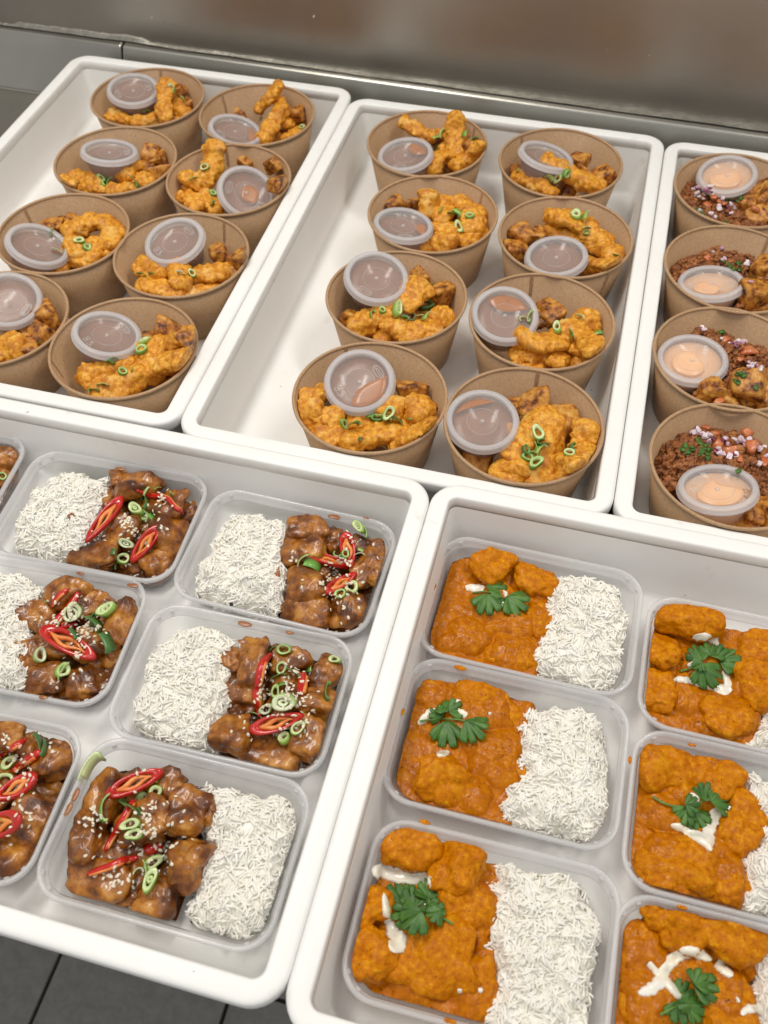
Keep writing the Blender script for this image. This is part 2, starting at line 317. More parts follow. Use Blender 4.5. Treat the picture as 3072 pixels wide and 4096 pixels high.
def mk_ribs():
    P=[]
    for sx,sy in ((1,1),(-1,1),(-1,-1),(1,-1)):
        for a in (28,62):
            q=math.radians(a); cx,cy=sx*(.0616+.0205*math.cos(q)),sy*(.0346+.0205*math.sin(q)); u=Vector((sx*math.cos(q),sy*math.sin(q),0)); t=Vector((-u.y,u.x,0))
            V,F=box(-.0015,.0015,-.0007,.0007,.0299,.0354); P.append(([tuple(Vector((cx,cy,0))+u*v[1]+t*v[0]+Vector((0,0,v[2]))) for v in V],F))
    return mesh('corner_rib',*join(P),M['mark'],False)
TUB,RIM,RIBS=mk_tub(),mk_rim(),mk_ribs()
ROOT={}
for k_,(x,y,a) in BOX.items():
    r=empty('takeaway_box',(x,y,FLZ),math.radians(a)); tag(r,BN[k_][0],'food box','clear takeaway boxes in the front trays'); ROOT[k_]=r
    link('tub',TUB,r); link('rim',RIM,r); link('corner_rib',RIBS,r)['kind']='stuff'
def inbox(k_,p,m=0):    # signed slack (metres) of a world point inside the box walls
    x,y,a=BOX[k_]; a=math.radians(a); u=(p[0]-x)*math.cos(a)+(p[1]-y)*math.sin(a); v=-(p[0]-x)*math.sin(a)+(p[1]-y)*math.cos(a)
    t=max(0,min(1,(p[2]-.016)/.032)); hx=.0725+.008*t; hy=.0452+.009*t; return min(hx-abs(u),hy-abs(v))-m,u,v
# ------------------------------------------------------------------ paper bowls
BWL={'A1':(-.6243,1.0906),'A2':(-.4656,1.0839),'A3':(-.6028,.9402),'A4':(-.4464,.9362),'A5':(-.5994,.7884),'A6':(-.4464,.7841),'A7':(-.6018,.6357),'A8':(-.4486,.6274),
'B1':(-.2322,1.0737),'B2':(-.0613,1.0683),'B3':(-.1918,.928),'B4':(-.0346,.9216),'B5':(-.1966,.7737),'B6':(-.0385,.7728),'B7':(-.1847,.6203),'B8':(-.0323,.6167),
'C1':(.1467,1.0618),'C2':(.1463,.9098),'C3':(.1465,.7634),'C4':(.1634,.6102)}
BRZ=.0775; BS=(.6544-.025)/(.6544+.0063); BR=.0714; BH=BRZ-.0045; BB=.0580
TRX={'A':(-.7390,-.3412,.510,1.126),'B':(-.3402,.0588,.505,1.108),'C':(.0594,.4595,.503,1.102)}
def _in(v,a,b): return min(max(v,a),b)
BWL={k_:(_in(x*BS,TRX[k_[0]][0]+.0165+BR,TRX[k_[0]][1]-.0165-BR),_in(y*BS,TRX[k_[0]][2]+.0158+BR,TRX[k_[0]][3]-.0165-BR)) for k_,(x,y) in BWL.items()}
rowA=['rear','second row','third row','front']
BWH={}
for t,tn in (('A','left'),('B','middle')):
    for i in range(8): BWH[t+str(i+1)]=f"{rowA[i//2]} {'left' if i%2==0 else 'right'} bowl of {tn} tray"
for i,w in enumerate(('rear','second','third','front')): BWH['C'+str(i+1)]=f"{w} bowl of right tray"
BLB={'A1':'brown paper bowl of chicken in the far left corner of left tray','A2':'brown paper bowl with chicken standing up, rear right of left tray','A3':'brown paper bowl with upright lidded cup, second row left of left tray',
'A4':'brown paper bowl with tall chicken piece and lid facing right, left tray','A5':'brown paper bowl with spring onion on its lid, third row of left tray','A6':'brown paper bowl with tilted cup above chicken, third row right of left tray',
'A7':'brown paper bowl cut off at the left edge, front of left tray','A8':'brown paper bowl with two long chicken strips, front right of left tray','B1':'brown paper bowl of curled chicken in the rear left of middle tray',
'B2':'brown paper bowl with half hidden tilted cup, rear right of middle tray','B3':'brown paper bowl with chunky chicken, second row left of middle tray','B4':'brown paper bowl with chicken arched over its cup, second row right of middle tray',
'B5':'brown paper bowl with big green onion ring, third row left of middle tray','B6':'brown paper bowl heaped with small crispy pieces, third row right of middle tray','B7':'brown paper bowl with orange sauce under its lid, front left of middle tray',
'B8':'brown paper bowl with chicken and dark wedges, front right of middle tray','C1':'brown paper bowl of mince, rearmost in the right tray','C2':'brown paper bowl of mince with lid in front, second in right tray',
'C3':'brown paper bowl of mince with large potato chunk, third in right tray','C4':'brown paper bowl of mince with recyclable lid, front of right tray'}
def bR(z): t=max(0,min(1,(z-.0045)/BH)); return BB+(BR-BB)*t
def mk_bowl():
    V,F=lathe([(BB-.001,0),(BB,.0005),(BR-.0006,BH-.001),(BR-.0012,BH-.0012),(BB-.0008,.006),(BB-.003,.0055)],96); w=mesh('bowl_wall',V,F,M['kraft'])
    V,F=lathe([(BB-.0006,.0052),(BB*.5,.005),(.0001,.005)],64); b=mesh('bowl_base',V,F,M['kraft'])
    a=[(BR+.0002+.0017*math.cos(t),BH-.0004+.0017*math.sin(t)) for t in np.linspace(0,2*math.pi,12,endpoint=False)]
    V,F=lathe(a,96,True); r=mesh('rolled_rim',V,F,M['kraft'])
    return w,b,r
BWM=mk_bowl()
def mk_seam():
    V=[];F=[];n=5
    for s,(r0,r1) in ((0,(BB+.0004,BR-.0002)),(1,(BB-.0012,BR-.0016))):
        for i in range(2):
            for j in range(n):
                a=(j/(n-1)-.5)*.055; r=(r0,r1)[i]; V.append((r*math.cos(a),r*math.sin(a),(.001,BH-.0015)[i]))
    for j in range(n-1): F+=[(j,j+1,n+j+1,n+j),(2*n+j,3*n+j,3*n+j+1,2*n+j+1)]
    F+=[(0,n,3*n,2*n),(n-1,3*n-1,4*n-1,2*n-1)]
    return mesh('side_seam',V,F,M['kraft'],False)
SEAM=mk_seam()
SANG={'A1':100,'A3':-75,'A8':-150,'B7':125,'B8':88,'A6':70,'B2':140,'B4':-40,'C3':170,'A2':150}
for k_,(x,y) in BWL.items():
    r=empty('paper_bowl',(x,y,.0045),math.radians(SANG.get(k_,RNG.uniform(20,160)))); tag(r,BLB[k_],'bowl','brown paper bowls in the back trays'); ROOT[k_]=r
    for n_,me in zip(('bowl_wall','bowl_base','rolled_rim'),BWM): link(n_,me,r)
    link('side_seam',SEAM,r)
# ------------------------------------------------------------------ registry of items for labels and of food meshes for resting garnish
ITEMS={}; FOOD={}
def reg(o,key,kind,px): ITEMS.setdefault((key,kind),[]).append((o,px)); return o
def addfood(key,V,F): FOOD.setdefault(key,[]).append((np.asarray(V,float),F))
_bvh={}
def hit(key,x,y):
    if key not in _bvh:
        V=[];F=[]
        for v,f in FOOD[key]:
            k=len(V); V+=v.tolist(); F+=[[int(i)+k for i in q] for q in f]
        _bvh[key]=BVHTree.FromPolygons(V,F)
    h=_bvh[key].ray_cast(CAMP,raydir(x,y))
    if h[0] is None: return at(x,y,.045),Vector((0,0,1))
    n=h[1]
    if n.dot(raydir(x,y))>0: n=-n
    return h[0],n
def clear_bvh(key): _bvh.pop(key,None)
def fit_z(key,x,y,z,r):
    best=None; z+=.011 if key in BWL else -.0075
    for dz in np.arange(0,.034,.002):
        for s in (1,-1):
            zz=z+s*dz
            if zz<(.012 if key in BWL else .020) or zz>(.094 if key in BWL else .046): continue
            p=at(x,y,zz)
            if key in BWL: d=math.hypot(p.x-BWL[key][0],p.y-BWL[key][1]); bad=d-(bR(zz)-r*.85-.002) if zz<BRZ+.5*r else d-(BR+r*.1)
            else: bad=-inbox(key,p,r*.8)[0]
            if bad<=0: return p
            if best is None or bad<best[0]: best=(bad,p)
    return best[1]
# ------------------------------------------------------------------ food shapes
def strip(key,pts,r,m='crumb',zs=None,flat=.68,crumb=1.0):
    z0=.046 if zs is None else zs
    if not isinstance(z0,(list,tuple)): z0=[z0]*len(pts)
    P=[np.array(fit_z(key,x,y,z,r*.001)) for (x,y),z in zip(pts,z0)]
    r=r*.00114
    if len(P)==1: a=RNG.uniform(0,6.3); P=[P[0]+.25*r*np.array([math.cos(a),math.sin(a),0]),P[0]-.25*r*np.array([math.cos(a),math.sin(a),0])]
    # smooth spine
    P=np.array(P); seg=np.r_[0,np.cumsum(np.linalg.norm(np.diff(P,axis=0),axis=1))]; L=seg[-1]
    n=max(12,int((L+2*r)/.0012)); s=np.linspace(-r*.75,L+r*.75,n)
    C=np.stack([np.interp(np.clip(s,0,L),seg,P[:,i]) for i in range(3)],1)
    for _ in range(max(1,int(.006/(s[1]-s[0])))):
        C[1:-1]=(C[:-2]+2*C[1:-1]+C[2:])/4
    d0=(P[1]-P[0])/np.linalg.norm(P[1]-P[0]); d1=(P[-1]-P[-2])/np.linalg.norm(P[-1]-P[-2])
    C+=np.minimum(s,0)[:,None]*d0+np.maximum(s-L,0)[:,None]*d1
    T=np.gradient(C,axis=0); T/=np.linalg.norm(T,axis=1)[:,None]
    up=np.array([0,0,1.]); A=np.cross(T,up)+1e-6; A/=np.linalg.norm(A,axis=1)[:,None]; B=np.cross(A,T)
    e=np.clip(np.minimum(s+r*.75,L+r*.75-s)/(r*.95),0,1); prof=np.sqrt(np.clip(1-(1-e)**2.4,0,1)); sd=RNG.uniform(0,80,3)
    prof*=1+.30*pn(np.stack([s/(1.1*r),0*s+sd[0],0*s+sd[1]],1))
    m_=44; th=np.linspace(0,2*math.pi,m_,endpoint=False)
    tw=RNG.uniform(0,6.3)+s[:,None]/r*.35+th[None,:]; lob=(1+.13*np.sin(2*tw)+.10*np.sin(3*tw+sd[2]))[:,:,None]
    D=(A[:,None,:]*np.cos(th)[None,:,None]+B[:,None,:]*np.sin(th)[None,:,None]*flat)*lob
    V=(C[:,None,:]+D*(r*prof)[:,None,None]).reshape(-1,3); D=D.reshape(-1,3)
    dsp=.27*r*pn(V/(r*.9)+sd)+.0020*crumb*pn(V/.0062+sd)+  .0021*crumb*(np.abs(pn(V/.0058+sd))-.2)+  .0015*crumb*(np.abs(pn(V/.0030+sd))-.2)+.0008*crumb*pn(V/.0014)
    w=np.repeat(prof.clip(0,1),m_); V=V+D*(dsp*(.25+.75*w))[:,None]
    F=[(i*m_+j,i*m_+(j+1)%m_,(i+1)*m_+(j+1)%m_,(i+1)*m_+j) for i in range(n-1) for j in range(m_)]
    F+=[tuple(range(m_))[::-1],tuple(range((n-1)*m_,n*m_))]
    return V,F
_cs={}
def cubesphere(n):
    if n in _cs: return _cs[n]
    V=[];F=[];idx={}
    def vid(p):
        q=tuple(np.round(p,6))
        if q not in idx: idx[q]=len(V); V.append(q)
        return idx[q]
    g=np.tan(np.linspace(-1,1,n+1)*math.pi/4)
    for ax in range(3):
        for s in (-1,1):
            for i in range(n):
                for j in range(n):
                    q=[]
                    for a,b in ((0,0),(1,0),(1,1),(0,1)):
                        p=[0,0,0]; p[ax]=s; p[(ax+1)%3]=g[i+a]; p[(ax+2)%3]=g[j+b]; q.append(vid(p))
                    F.append(tuple(q if s>0 else q[::-1]))
    _cs[n]=(np.array(V),F); return _cs[n]
def rotm(rz,tilt=0,ta=0):
    return np.array(Matrix.Rotation(ta,3,'Z')@Matrix.Rotation(tilt,3,'X')@Matrix.Rotation(rz-ta,3,'Z'))
def lump(c,rx,ry,rz,rot=0,tilt=0,p=3.0,n=10,amp=.18,fine=.0006,frac=.003,taper=.25):
    V,F=cubesphere(n); V=V.copy(); nn=(np.abs(V)**p).sum(1)**(1/p); V/=nn[:,None]
    t=RNG.uniform(-taper,taper,3); V[:,0]*=1+t[0]*V[:,2]; V[:,1]*=1+t[1]*V[:,0]; V[:,2]*=1+t[2]*V[:,1]
    V*=np.array([rx,ry,rz]); sd=RNG.uniform(0,90,3); N=V/np.linalg.norm(V,axis=1)[:,None]; r=(rx+ry+rz)/3
    V+=N*(amp*r*pn(V/(r*.9)+sd)+amp*.35*r*pn(V/(r*.4)+sd)+fine*pn(V/frac+sd)+.5*fine*pn(V/(frac*.45)))[:,None]
    V=V@rotm(rot,tilt,RNG.uniform(0,6.3)).T+np.array(c); return V,F
def push(key,V):    # nudge a piece so that it stays inside its bowl or box
    V=np.asarray(V)
    if key in BWL:
        b=np.array(BWL[key]); d=V[:,:2]-b; r=np.linalg.norm(d,axis=1); lim=np.where(V[:,2]<BRZ+.004,bR(.0045)+(BR-BB)*np.clip((V[:,2]-.0045)/BH,0,1)-.0020,BR+.001)
        k=np.minimum(1,lim/np.maximum(r,1e-6)); V[:,:2]=b+d*k[:,None]
    else:
        x,y,a=BOX[key]; a=math.radians(a); ca,sa=math.cos(a),math.sin(a); u=(V[:,0]-x)*ca+(V[:,1]-y)*sa; v=-(V[:,0]-x)*sa+(V[:,1]-y)*ca
        t=np.clip((V[:,2]-.016)/.032,0,1); hx=.0722+.0076*t; hy=.0450+.0083*t; rc=.018
        u=np.clip(u,-hx,hx); v=np.clip(v,-hy,hy); qx=np.maximum(np.abs(u)-(hx-rc),0); qy=np.maximum(np.abs(v)-(hy-rc),0); q=np.hypot(qx,qy); s=np.where(q>rc,rc/np.maximum(q,1e-9),1)
        u=np.where(qx>0,np.sign(u)*(hx-rc+qx*s),u); v=np.where(qy>0,np.sign(v)*(hy-rc+qy*s),v)
        V[:,0]=x+u*ca-v*sa; V[:,1]=y+u*sa+v*ca
    V[:,2]=np.maximum(V[:,2],.0172 if key in BOX else .0105); return V
def put(key,kind,V,F,m,px,name):
    V=push(key,V); o=wobj(name,V,F,M[m]); addfood(key,V,F); return reg(o,key,kind,px)
def chicken(key,pts,r,zs=None): V,F=strip(key,pts,r,zs=zs); put(key,'strip',V,F,'crumb',np.mean(pts,0),'fried_chicken_strip')
def potato(key,x,y,r,z=.040,tall=1.0):
    r*=.001; p=fit_z(key,x,y,z,r)
    V,F=lump(p,r*RNG.uniform(.95,1.25),r*RNG.uniform(.75,.95),r*RNG.uniform(.75,.9)*tall,RNG.uniform(0,6.3),RNG.uniform(.1,.6),7.0,11,.09,.0008,.0030,.45)
    put(key,'potato',V,F,'potato',(x,y),'roast_potato_chunk')
# ------------------------------------------------------------------ sauce cups
LR=.0345; CHT=.036; LS=.0345/.036
def mk_cup():
    lathe=lambda P,n=64,closed=False: globals()['lathe']([(r*LS,z) for r,z in P],n,closed)
    V,F=lathe([(.0001,0),(.0235,0),(.0245,.001),(.0330,CHT-.004),(.0322,CHT-.004),(.0238,.0018),(.0001,.0015)],48); c=mesh('cup_body',V,F,M['lid'])
    V,F=lathe([(.0001,-.0042),(.0283,-.0042),(.0288,-.0030),(.0288,-.0036),(.0280,-.0051),(.0001,-.0051)],64); p=mesh('lid_panel',V,F,M['lid'])
    V,F=lathe([(.0284,-.0046),(.0292,-.0008),(.0302,-.0001),(.0312,.0002),(.0316,-.0003),(.0336,-.0003),(.0346,-.0009),(.0351,-.0022),(.0352,-.0048),(.0360,-.0052),(.0360,-.0064),(.0350,-.0064),(.0340,-.0030),(.0330,-.0012),(.0298,-.0012)],72,True); r=mesh('lid_rim',V,F,M['lidrim'])
    V,F=lathe([(.0023,-.0042),(.0021,-.0032),(.0014,-.0026),(.0001,-.0024)],16); nb=mesh('centre_nub',V,F,M['mark'])
    a=[(.0148+.00020*math.cos(t),-.0041+.00015*math.sin(t)) for t in np.linspace(0,6.283,6,endpoint=False)]
    V,F=lathe(a,64,True); ring=mesh('embossed_ring',V,F,M['mark'])
    return c,p,r,nb,ring
def text_geo(s,size):
    cu=bpy.data.curves.new('t','FONT'); cu.body=s; cu.size=size; cu.align_x='CENTER'; cu.align_y='CENTER'; cu.extrude=.00012; cu.offset=-.00002
    o=bpy.data.objects.new('t',cu); COL.objects.link(o); dg=bpy.context.evaluated_depsgraph_get(); me=bpy.data.meshes.new_from_object(o.evaluated_get(dg))
    V=[tuple(v.co) for v in me.vertices]; F=[tuple(p.vertices) for p in me.polygons]
    bpy.data.objects.remove(o); bpy.data.meshes.remove(me); return V,F
def line_geo(pts,r=.0003): return tube([(x,y,0) for x,y in pts],r,6)
def mk_oval():
    a=np.linspace(0,2*math.pi,33); P=[line_geo([(.0080*math.cos(t),.0036*math.sin(t)) for t in a])]
    V,F=text_geo('SATCO',.0042); P.append(([(x,y*1.0,z) for x,y,z in V],F)); return mesh('embossed_maker_name',*join(P),M['mark'],False)
def mk_logo():   # rounded interlaced strokes
    P=[]; s=.0021
    def st(q): P.append(line_geo([(x*s,y*s) for x,y in q],.00033))
    st([(-2,1.6),(-3,1.6),(-3.5,1.1),(-3,.5),(-2,.3),(-2.1,0),(-3,-.4),(-3.4,-1),(-3,-1.6),(-2,-1.6)])
    st([(-.8,1.6),(-1.6,1.6),(-1.6,-1.6),(-.8,-1.6)]); st([(-1.6,0),(-.9,0)])
    st([(1.6,1.6),(.3,1.6),(0,1.1),(.3,.3),(1.2,-.2),(1.4,-1.0),(1,-1.6),(-.2,-1.6)]); st([(1.6,.9),(.8,.9),(.7,.6),(1.6,.2),(2.1,-.6),(2.1,-1.6)])
    return mesh('embossed_logo',*join(P),M['mark'],False)
def mk_recycle():
    P=[]
    for k in range(3):
        a=math.radians(90+120*k); b=math.radians(90+120*k+120); p,q=(.0042*math.cos(a),.0042*math.sin(a)),(.0042*math.cos(b),.0042*math.sin(b))
        L=lambda t:(p[0]+(q[0]-p[0])*t,p[1]+(q[1]-p[1])*t); P.append(line_geo([L(.12),L(.75)],.0004))
        e=L(.82); f=L(.62); nx,ny=-(q[1]-p[1])*.16,(q[0]-p[0])*.16; P.append(line_geo([(f[0]+nx,f[1]+ny),e,(f[0]-nx,f[1]-ny)],.0003))
    return mesh('recycling_mark',*join(P),M['mark'],False)
def mk_recyclable():
    P=[]
    for i,ch in enumerate('RECYCLABLE'):
        V,F=text_geo(ch,.0040); a=math.radians(62-13*i); R_=.0228; c_,s_=math.cos(a-math.pi/2),math.sin(a-math.pi/2)
        P.append(([(x*c_-y*s_+R_*math.cos(a),x*s_+y*c_+R_*math.sin(a),z) for x,y,z in V],F))
    return mesh('embossed_word',*join(P),M['mark'],False)
CUPM=mk_cup(); OVAL,LOGO,RECY,WORD=mk_oval(),mk_logo(),mk_recycle(),mk_recyclable()
def sauce_mesh(lv,m):
    r=(.0238+(.0322-.0238)*lv/(CHT-.004))*LS-.0004; V,F=lathe([(.0001,.002),(.0224,.002),(r,lv-.001),(r-.001,lv),(r*.5,lv-.0006),(.0001,lv-.0008)],40); return mesh('sauce',V,F,M[m])
SAUCE={'b':sauce_mesh(.0275,'bsauce'),'m':sauce_mesh(.0285,'mayo')}
def smear(poly,m,thick):   # sauce touching the underside of the lid: rounded polygon in lid radii
    P=[Vector((x,y)) for x,y in poly]
    for _ in range(3):
        Q=[]
        for i,a in enumerate(P):
            b=P[(i+1)%len(P)]; Q+=[a*.75+b*.25,a*.25+b*.75]
        P=Q
    R=.0262; s=lambda f,z:[(p.x*R*f,p.y*R*f,z) for p in P]
    c=sum(P,Vector((0,0)))/len(P)
    g=lambda f,z:[((c.x+(p.x-c.x)*f)*R,(c.y+(p.y-c.y)*f)*R,z) for p in P]
    V,F=loft([g(1.05,-.0046-thick),g(1.03,-.0052),g(.98,-.0045),g(.6,-.0044),g(.05,-.0044)],False,False,True); return mesh('lid_smear',V,F,M[m])
arc=lambda a0,a1,r,n=8:[(r*math.cos(math.radians(a0+(a1-a0)*i/n)),r*math.sin(math.radians(a0+(a1-a0)*i/n))) for i in range(n+1)]
# key: lid centre x,y, aspect, minor-axis angle (image), maker-name angle on lid (image, deg), logo angle, z, smear
CUPS={'A1':(287,190,.57,100,205,20,.066,None),'A2':(503,280,.53,82,215,None,.066,arc(-40,50,.98)+[(.6,.3)]),'A3':(236,323,.40,95,None,15,.068,None),'A4':(534,413,.84,70,170,-35,.064,[(-.3,-.3),(.5,-.5),(.6,.3),(-.1,.5)]),
'A5':(70,530,.64,80,None,None,.064,None),'A6':(375,517,.66,116,45,215,.070,None),'A7':(17,645,.82,108,-25,None,.066,None),'A8':(232,718,.66,86,48,225,.066,None),
'B1':(875,330,.56,97,250,None,.060,arc(5,75,.98)+[(.1,.5),(.5,.0)]),'B2':(1182,333,.40,70,None,None,.068,None),'B3':(872,481,.52,82,275,90,.060,arc(-30,25,.98)+[(.4,.1)]),'B4':(1202,550,.63,88,None,None,.062,None),
'B5':(814,596,.78,80,235,None,.072,None),'B6':(1092,677,.82,76,None,None,.066,arc(20,130,.95)+[(-.3,.3),(.2,.2)]),'B7':(776,821,.89,100,30,210,.070,arc(-100,15,.97)+[(.5,.08),(-.1,-.3),(-.3,-.8)]),
'B8':(1043,905,.83,80,None,None,.066,arc(60,160,.97)+[(-.55,.55),(.1,.75)]),'C1':(1571,374,.64,83,60,None,.066,[(-.8,-.1),(-.55,.35),(-.1,.2),(.25,.3),(.6,.25),(.55,-.45),(.1,-.75),(-.6,-.5)]),
'C2':(1537,606,.50,82,-10,175,.060,[(-.7,.05),(-.3,.35),(.1,.1),(.35,-.4),(-.1,-.7),(-.7,-.4)]),'C3':(1496,772,.69,76,None,50,.062,[(-.75,.1),(-.3,.6),(.15,.5),(.3,.1),(.4,-.5),(-.1,-.8),(-.7,-.45)]),
'C4':(1551,1049,.60,84,128,None,.064,[(-.8,-.15),(-.2,.45),(0,.75),(.05,.4),(.3,.2),(.75,0),(.8,-.3),(.35,-.8),(-.4,-.75)])}
CLB={'A1':'lidded sauce cup by the upright chicken, rear left bowl of left tray','A3':'nearly level lidded cup showing its side, second row of left tray','A4':'lidded cup tipped to face the camera, second row of left tray','B7':'round lidded cup with orange sauce crescent, front of middle tray','B2':'steeply tilted lidded cup half hidden by chicken, rear of middle tray','C4':'lidded cup of orange mayonnaise with word RECYCLABLE, front of right tray'}
CUPINV={}
def cup(key):
    x,y,asp,ang,an,al,z,sm=CUPS[key]; d=raydir(x,y); a=math.radians(ang)
    right=CR@Vector((1,0,0)); upv=CR@Vector((0,1,0)); w=(right*math.cos(a)+upv*math.sin(a)); w=(w-d*w.dot(d)).normalized()
    th=math.acos(asp); n=(-d*math.cos(th)+w*math.sin(th)).normalized()
    best=None
    for zz in np.arange(z-.012,z+.016,.002):
        c0=at(x,y,zz+.011); base=c0-n*CHT; t1=n.orthogonal().normalized(); t2=n.cross(t1); bad=0
        for q in np.linspace(0,6.28,16):
            for h_,r_ in ((0,.0237),(.5,.0282),(1,LR)):
                p=base+n*(CHT*h_)+(t1*math.cos(q)+t2*math.sin(q))*r_; dd=math.hypot(p.x-BWL[key][0],p.y-BWL[key][1])
                if p.z<BRZ: bad=max(bad,dd-bR(p.z)+.002)
                if p.z<.011: bad=max(bad,.011-p.z)
        sc=bad+.15*abs(zz-z)
        if best is None or sc<best[0]: best=(sc,c0,bad,zz)
    c0=best[1]
    if best[2]>.001: print('CUP',key,'clash mm',round(best[2]*1000,1),'z',best[3])
    if best[2]>0:   # slide towards the bowl axis, away from the wall
        b=Vector((BWL[key][0]-c0.x,BWL[key][1]-c0.y,0)); c0=c0+b.normalized()*min(best[2],.010)
    xr=(right-n*right.dot(n)).normalized(); yr=n.cross(xr); Mx=Matrix((xr,yr,n)).transposed().to_4x4(); Mx.translation=c0-n*CHT
    root=empty('sauce_cup',(0,0,0)); root.matrix_world=Mx
    fam='brown sauce' if key[0]!='C' else 'orange mayonnaise'
    tag(root,CLB.get(key,f"lidded plastic cup of {fam} in {BWH[key]}"),'sauce cup','lidded sauce cups in the bowls')
    link('cup_body',CUPM[0],root); s=link('sauce',SAUCE['m' if key[0]=='C' else 'b'],root)
    lid=link('lid',CUPM[1],root,(0,0,CHT)); link('lid_rim',CUPM[2],lid); link('centre_nub',CUPM[3],lid); link('embossed_ring',CUPM[4],lid)
    def mark(me,ang_,R_=.0205,name=None):
        o=link(me.name.split('.')[0],me,lid); t=math.radians(ang_); o.location=(R_*math.cos(t),R_*math.sin(t),-.0041); o.rotation_euler=(0,0,t-math.pi/2 if math.sin(t)>-.2 else t+math.pi/2)
        return o
    if an is not None: mark(OVAL,an)
    if al is not None: mark(LOGO,al)
    if key=='C4':
        mark(RECY,172); o=link('embossed_word',WORD,lid); o.location=(0,0,-.0041)
    if sm: link('lid_smear',smear(sm,'mayo' if key[0]=='C' else 'thick',.004 if key[0]=='C' else .001),lid)
    Mw=np.array(Mx); CUPINV[key]=np.linalg.inv(Mw)
    for me,dz in ((CUPM[0],0),(CUPM[1],CHT),(CUPM[2],CHT)):
        V=np.array([v.co for v in me.vertices])+[0,0,dz]; addfood(key,V@Mw[:3,:3].T+Mw[:3,3],[tuple(p.vertices) for p in me.polygons])
for k_ in CUPS: cup(k_)
# ------------------------------------------------------------------ bowls of fried chicken
CK={'A1':[([(360,180),(352,213),(358,255)],9.5,[.074,.064,.05]),([(375,222),(403,247)],9,.05),([(240,249),(277,260)],8,.04),([(293,263),(333,257)],9,.043),([(383,262),(402,257)],6,.044)],
'A2':[([(603,186),(585,210),(560,235)],8.5,[.078,.066,.05]),([(608,234),(592,265),(570,300)],10,[.06,.052,.044]),([(606,222),(622,268)],8,[.06,.045]),([(618,298),(650,284)],7,.042)],
'A3':[([(163,380),(213,397)],9,.042),([(180,405),(225,410)],8,.038),([(290,360),(268,381)],10,.047),([(243,412),(293,407)],10,.042),([(305,392),(322,385)],9,.042),([(143,387),(150,402)],7,.038)],
'A4':[([(463,317),(460,353),(447,390)],11,[.078,.064,.052]),([(400,385),(440,397)],11,.048),([(410,412),(427,446)],9,.043),([(443,420),(465,453)],9,.042),([(393,425)],7,.04)],
'A5':[([(148,500),(187,483),(228,475),(247,500),(232,530)],10,.05),([(148,522),(173,546)],10,.048),([(207,525),(200,558)],10,.046),([(233,547)],8,.042),([(160,560),(195,574)],9,.04),([(132,583)],9,.036)],
'A6':[([(308,572),(350,592)],11,.048),([(383,578),(393,612)],12,.052),([(312,617),(383,635)],11.5,.044),([(417,597),(487,587)],10.5,.048),([(407,637),(465,624)],9.5,.040)],
'A7':[([(18,735),(36,765)],11,.046),([(-8,765)],11,.042),([(10,775)],8,.036)],
'A8':[([(215,851),(290,817),(345,793),(398,772)],12.5,.048),([(192,818),(235,800),(275,782)],12,.045),([(310,760),(360,742),(402,728)],11,.05),([(295,785),(350,768)],9,.046),([(403,767)],8,.046),([(180,815)],8,.036)],
'B1':[([(873,262),(900,283),(932,298)],8,[.066,.058,.05]),([(983,255),(986,290),(990,330)],11,[.076,.06,.048]),([(930,290),(966,287)],7,.05),([(935,366),(945,342),(967,335)],10,.044),([(985,357),(1020,341),(1040,315)],9,.046),([(963,320)],8,.046)],
'B2':[([(1180,355),(1216,367)],12,.058),([(1236,380),(1290,403)],11.5,.05),([(1116,384),(1150,390),(1192,414)],9.5,.045)],
'B3':[([(926,427),(923,455)],12,[.062,.052]),([(960,435),(956,473)],10,.05),([(993,439),(1020,463),(1023,490)],12,.05),([(972,493),(962,520)],12,.044),([(957,522)],13,.042),([(1006,522),(1038,497)],10,.042),([(886,531),(930,534)],9,.036),([(946,493)],10,.042)],
'B4':[([(1192,465),(1232,475),(1268,490),(1292,522),(1328,556)],11.5,[.06,.062,.058,.05,.046]),([(1186,500),(1272,520)],10,.045),([(1268,574),(1330,572)],10,.042),([(1290,588)],9,.036)],
'B5':[([(905,618),(876,653),(815,686),(768,708)],11.5,[.06,.054,.048,.044]),([(842,697),(886,718),(938,716)],12,.046),([(943,685),(966,690)],11,.046),([(815,668),(780,690)],9,.044),([(826,727)],9,.036)],
'B6':[([(1126,728),(1166,743),(1196,740),(1240,712),(1274,688)],12,.053),([(1264,733),(1284,760)],10,.048),([(1233,750),(1262,760)],7,.05),([(1113,762),(1156,768)],9,.042),([(1116,783),(1166,793)],8,.036),([(1213,753),(1203,783)],9,.044),([(1173,775)],9,.040),([(1244,782),(1280,760)],9,.040)],
'B7':[([(670,855),(666,886),(686,922)],10,[.058,.05,.042]),([(688,893),(724,906)],10,.05),([(696,931),(731,943)],11.5,.043),([(766,913),(786,910)],11,.044),([(755,959),(795,945),(865,922)],12.5,.045),([(853,873),(845,890)],11,.055),([(896,872),(900,898)],12.5,.052),([(855,962),(928,921)],9.5,.040),([(697,848)],9,.044)],
'B8':[([(1124,945),(1190,915)],15,.052),([(1183,930),(1173,1010),(1166,1034)],13,[.05,.045,.04]),([(1118,968),(1126,1010)],13,.046),([(1075,1020),(1112,1030)],11,.040),([(1270,925),(1256,963),(1245,1010)],10.5,[.06,.052,.044]),([(1213,998),(1219,1030)],10.5,[.050,.044])]}
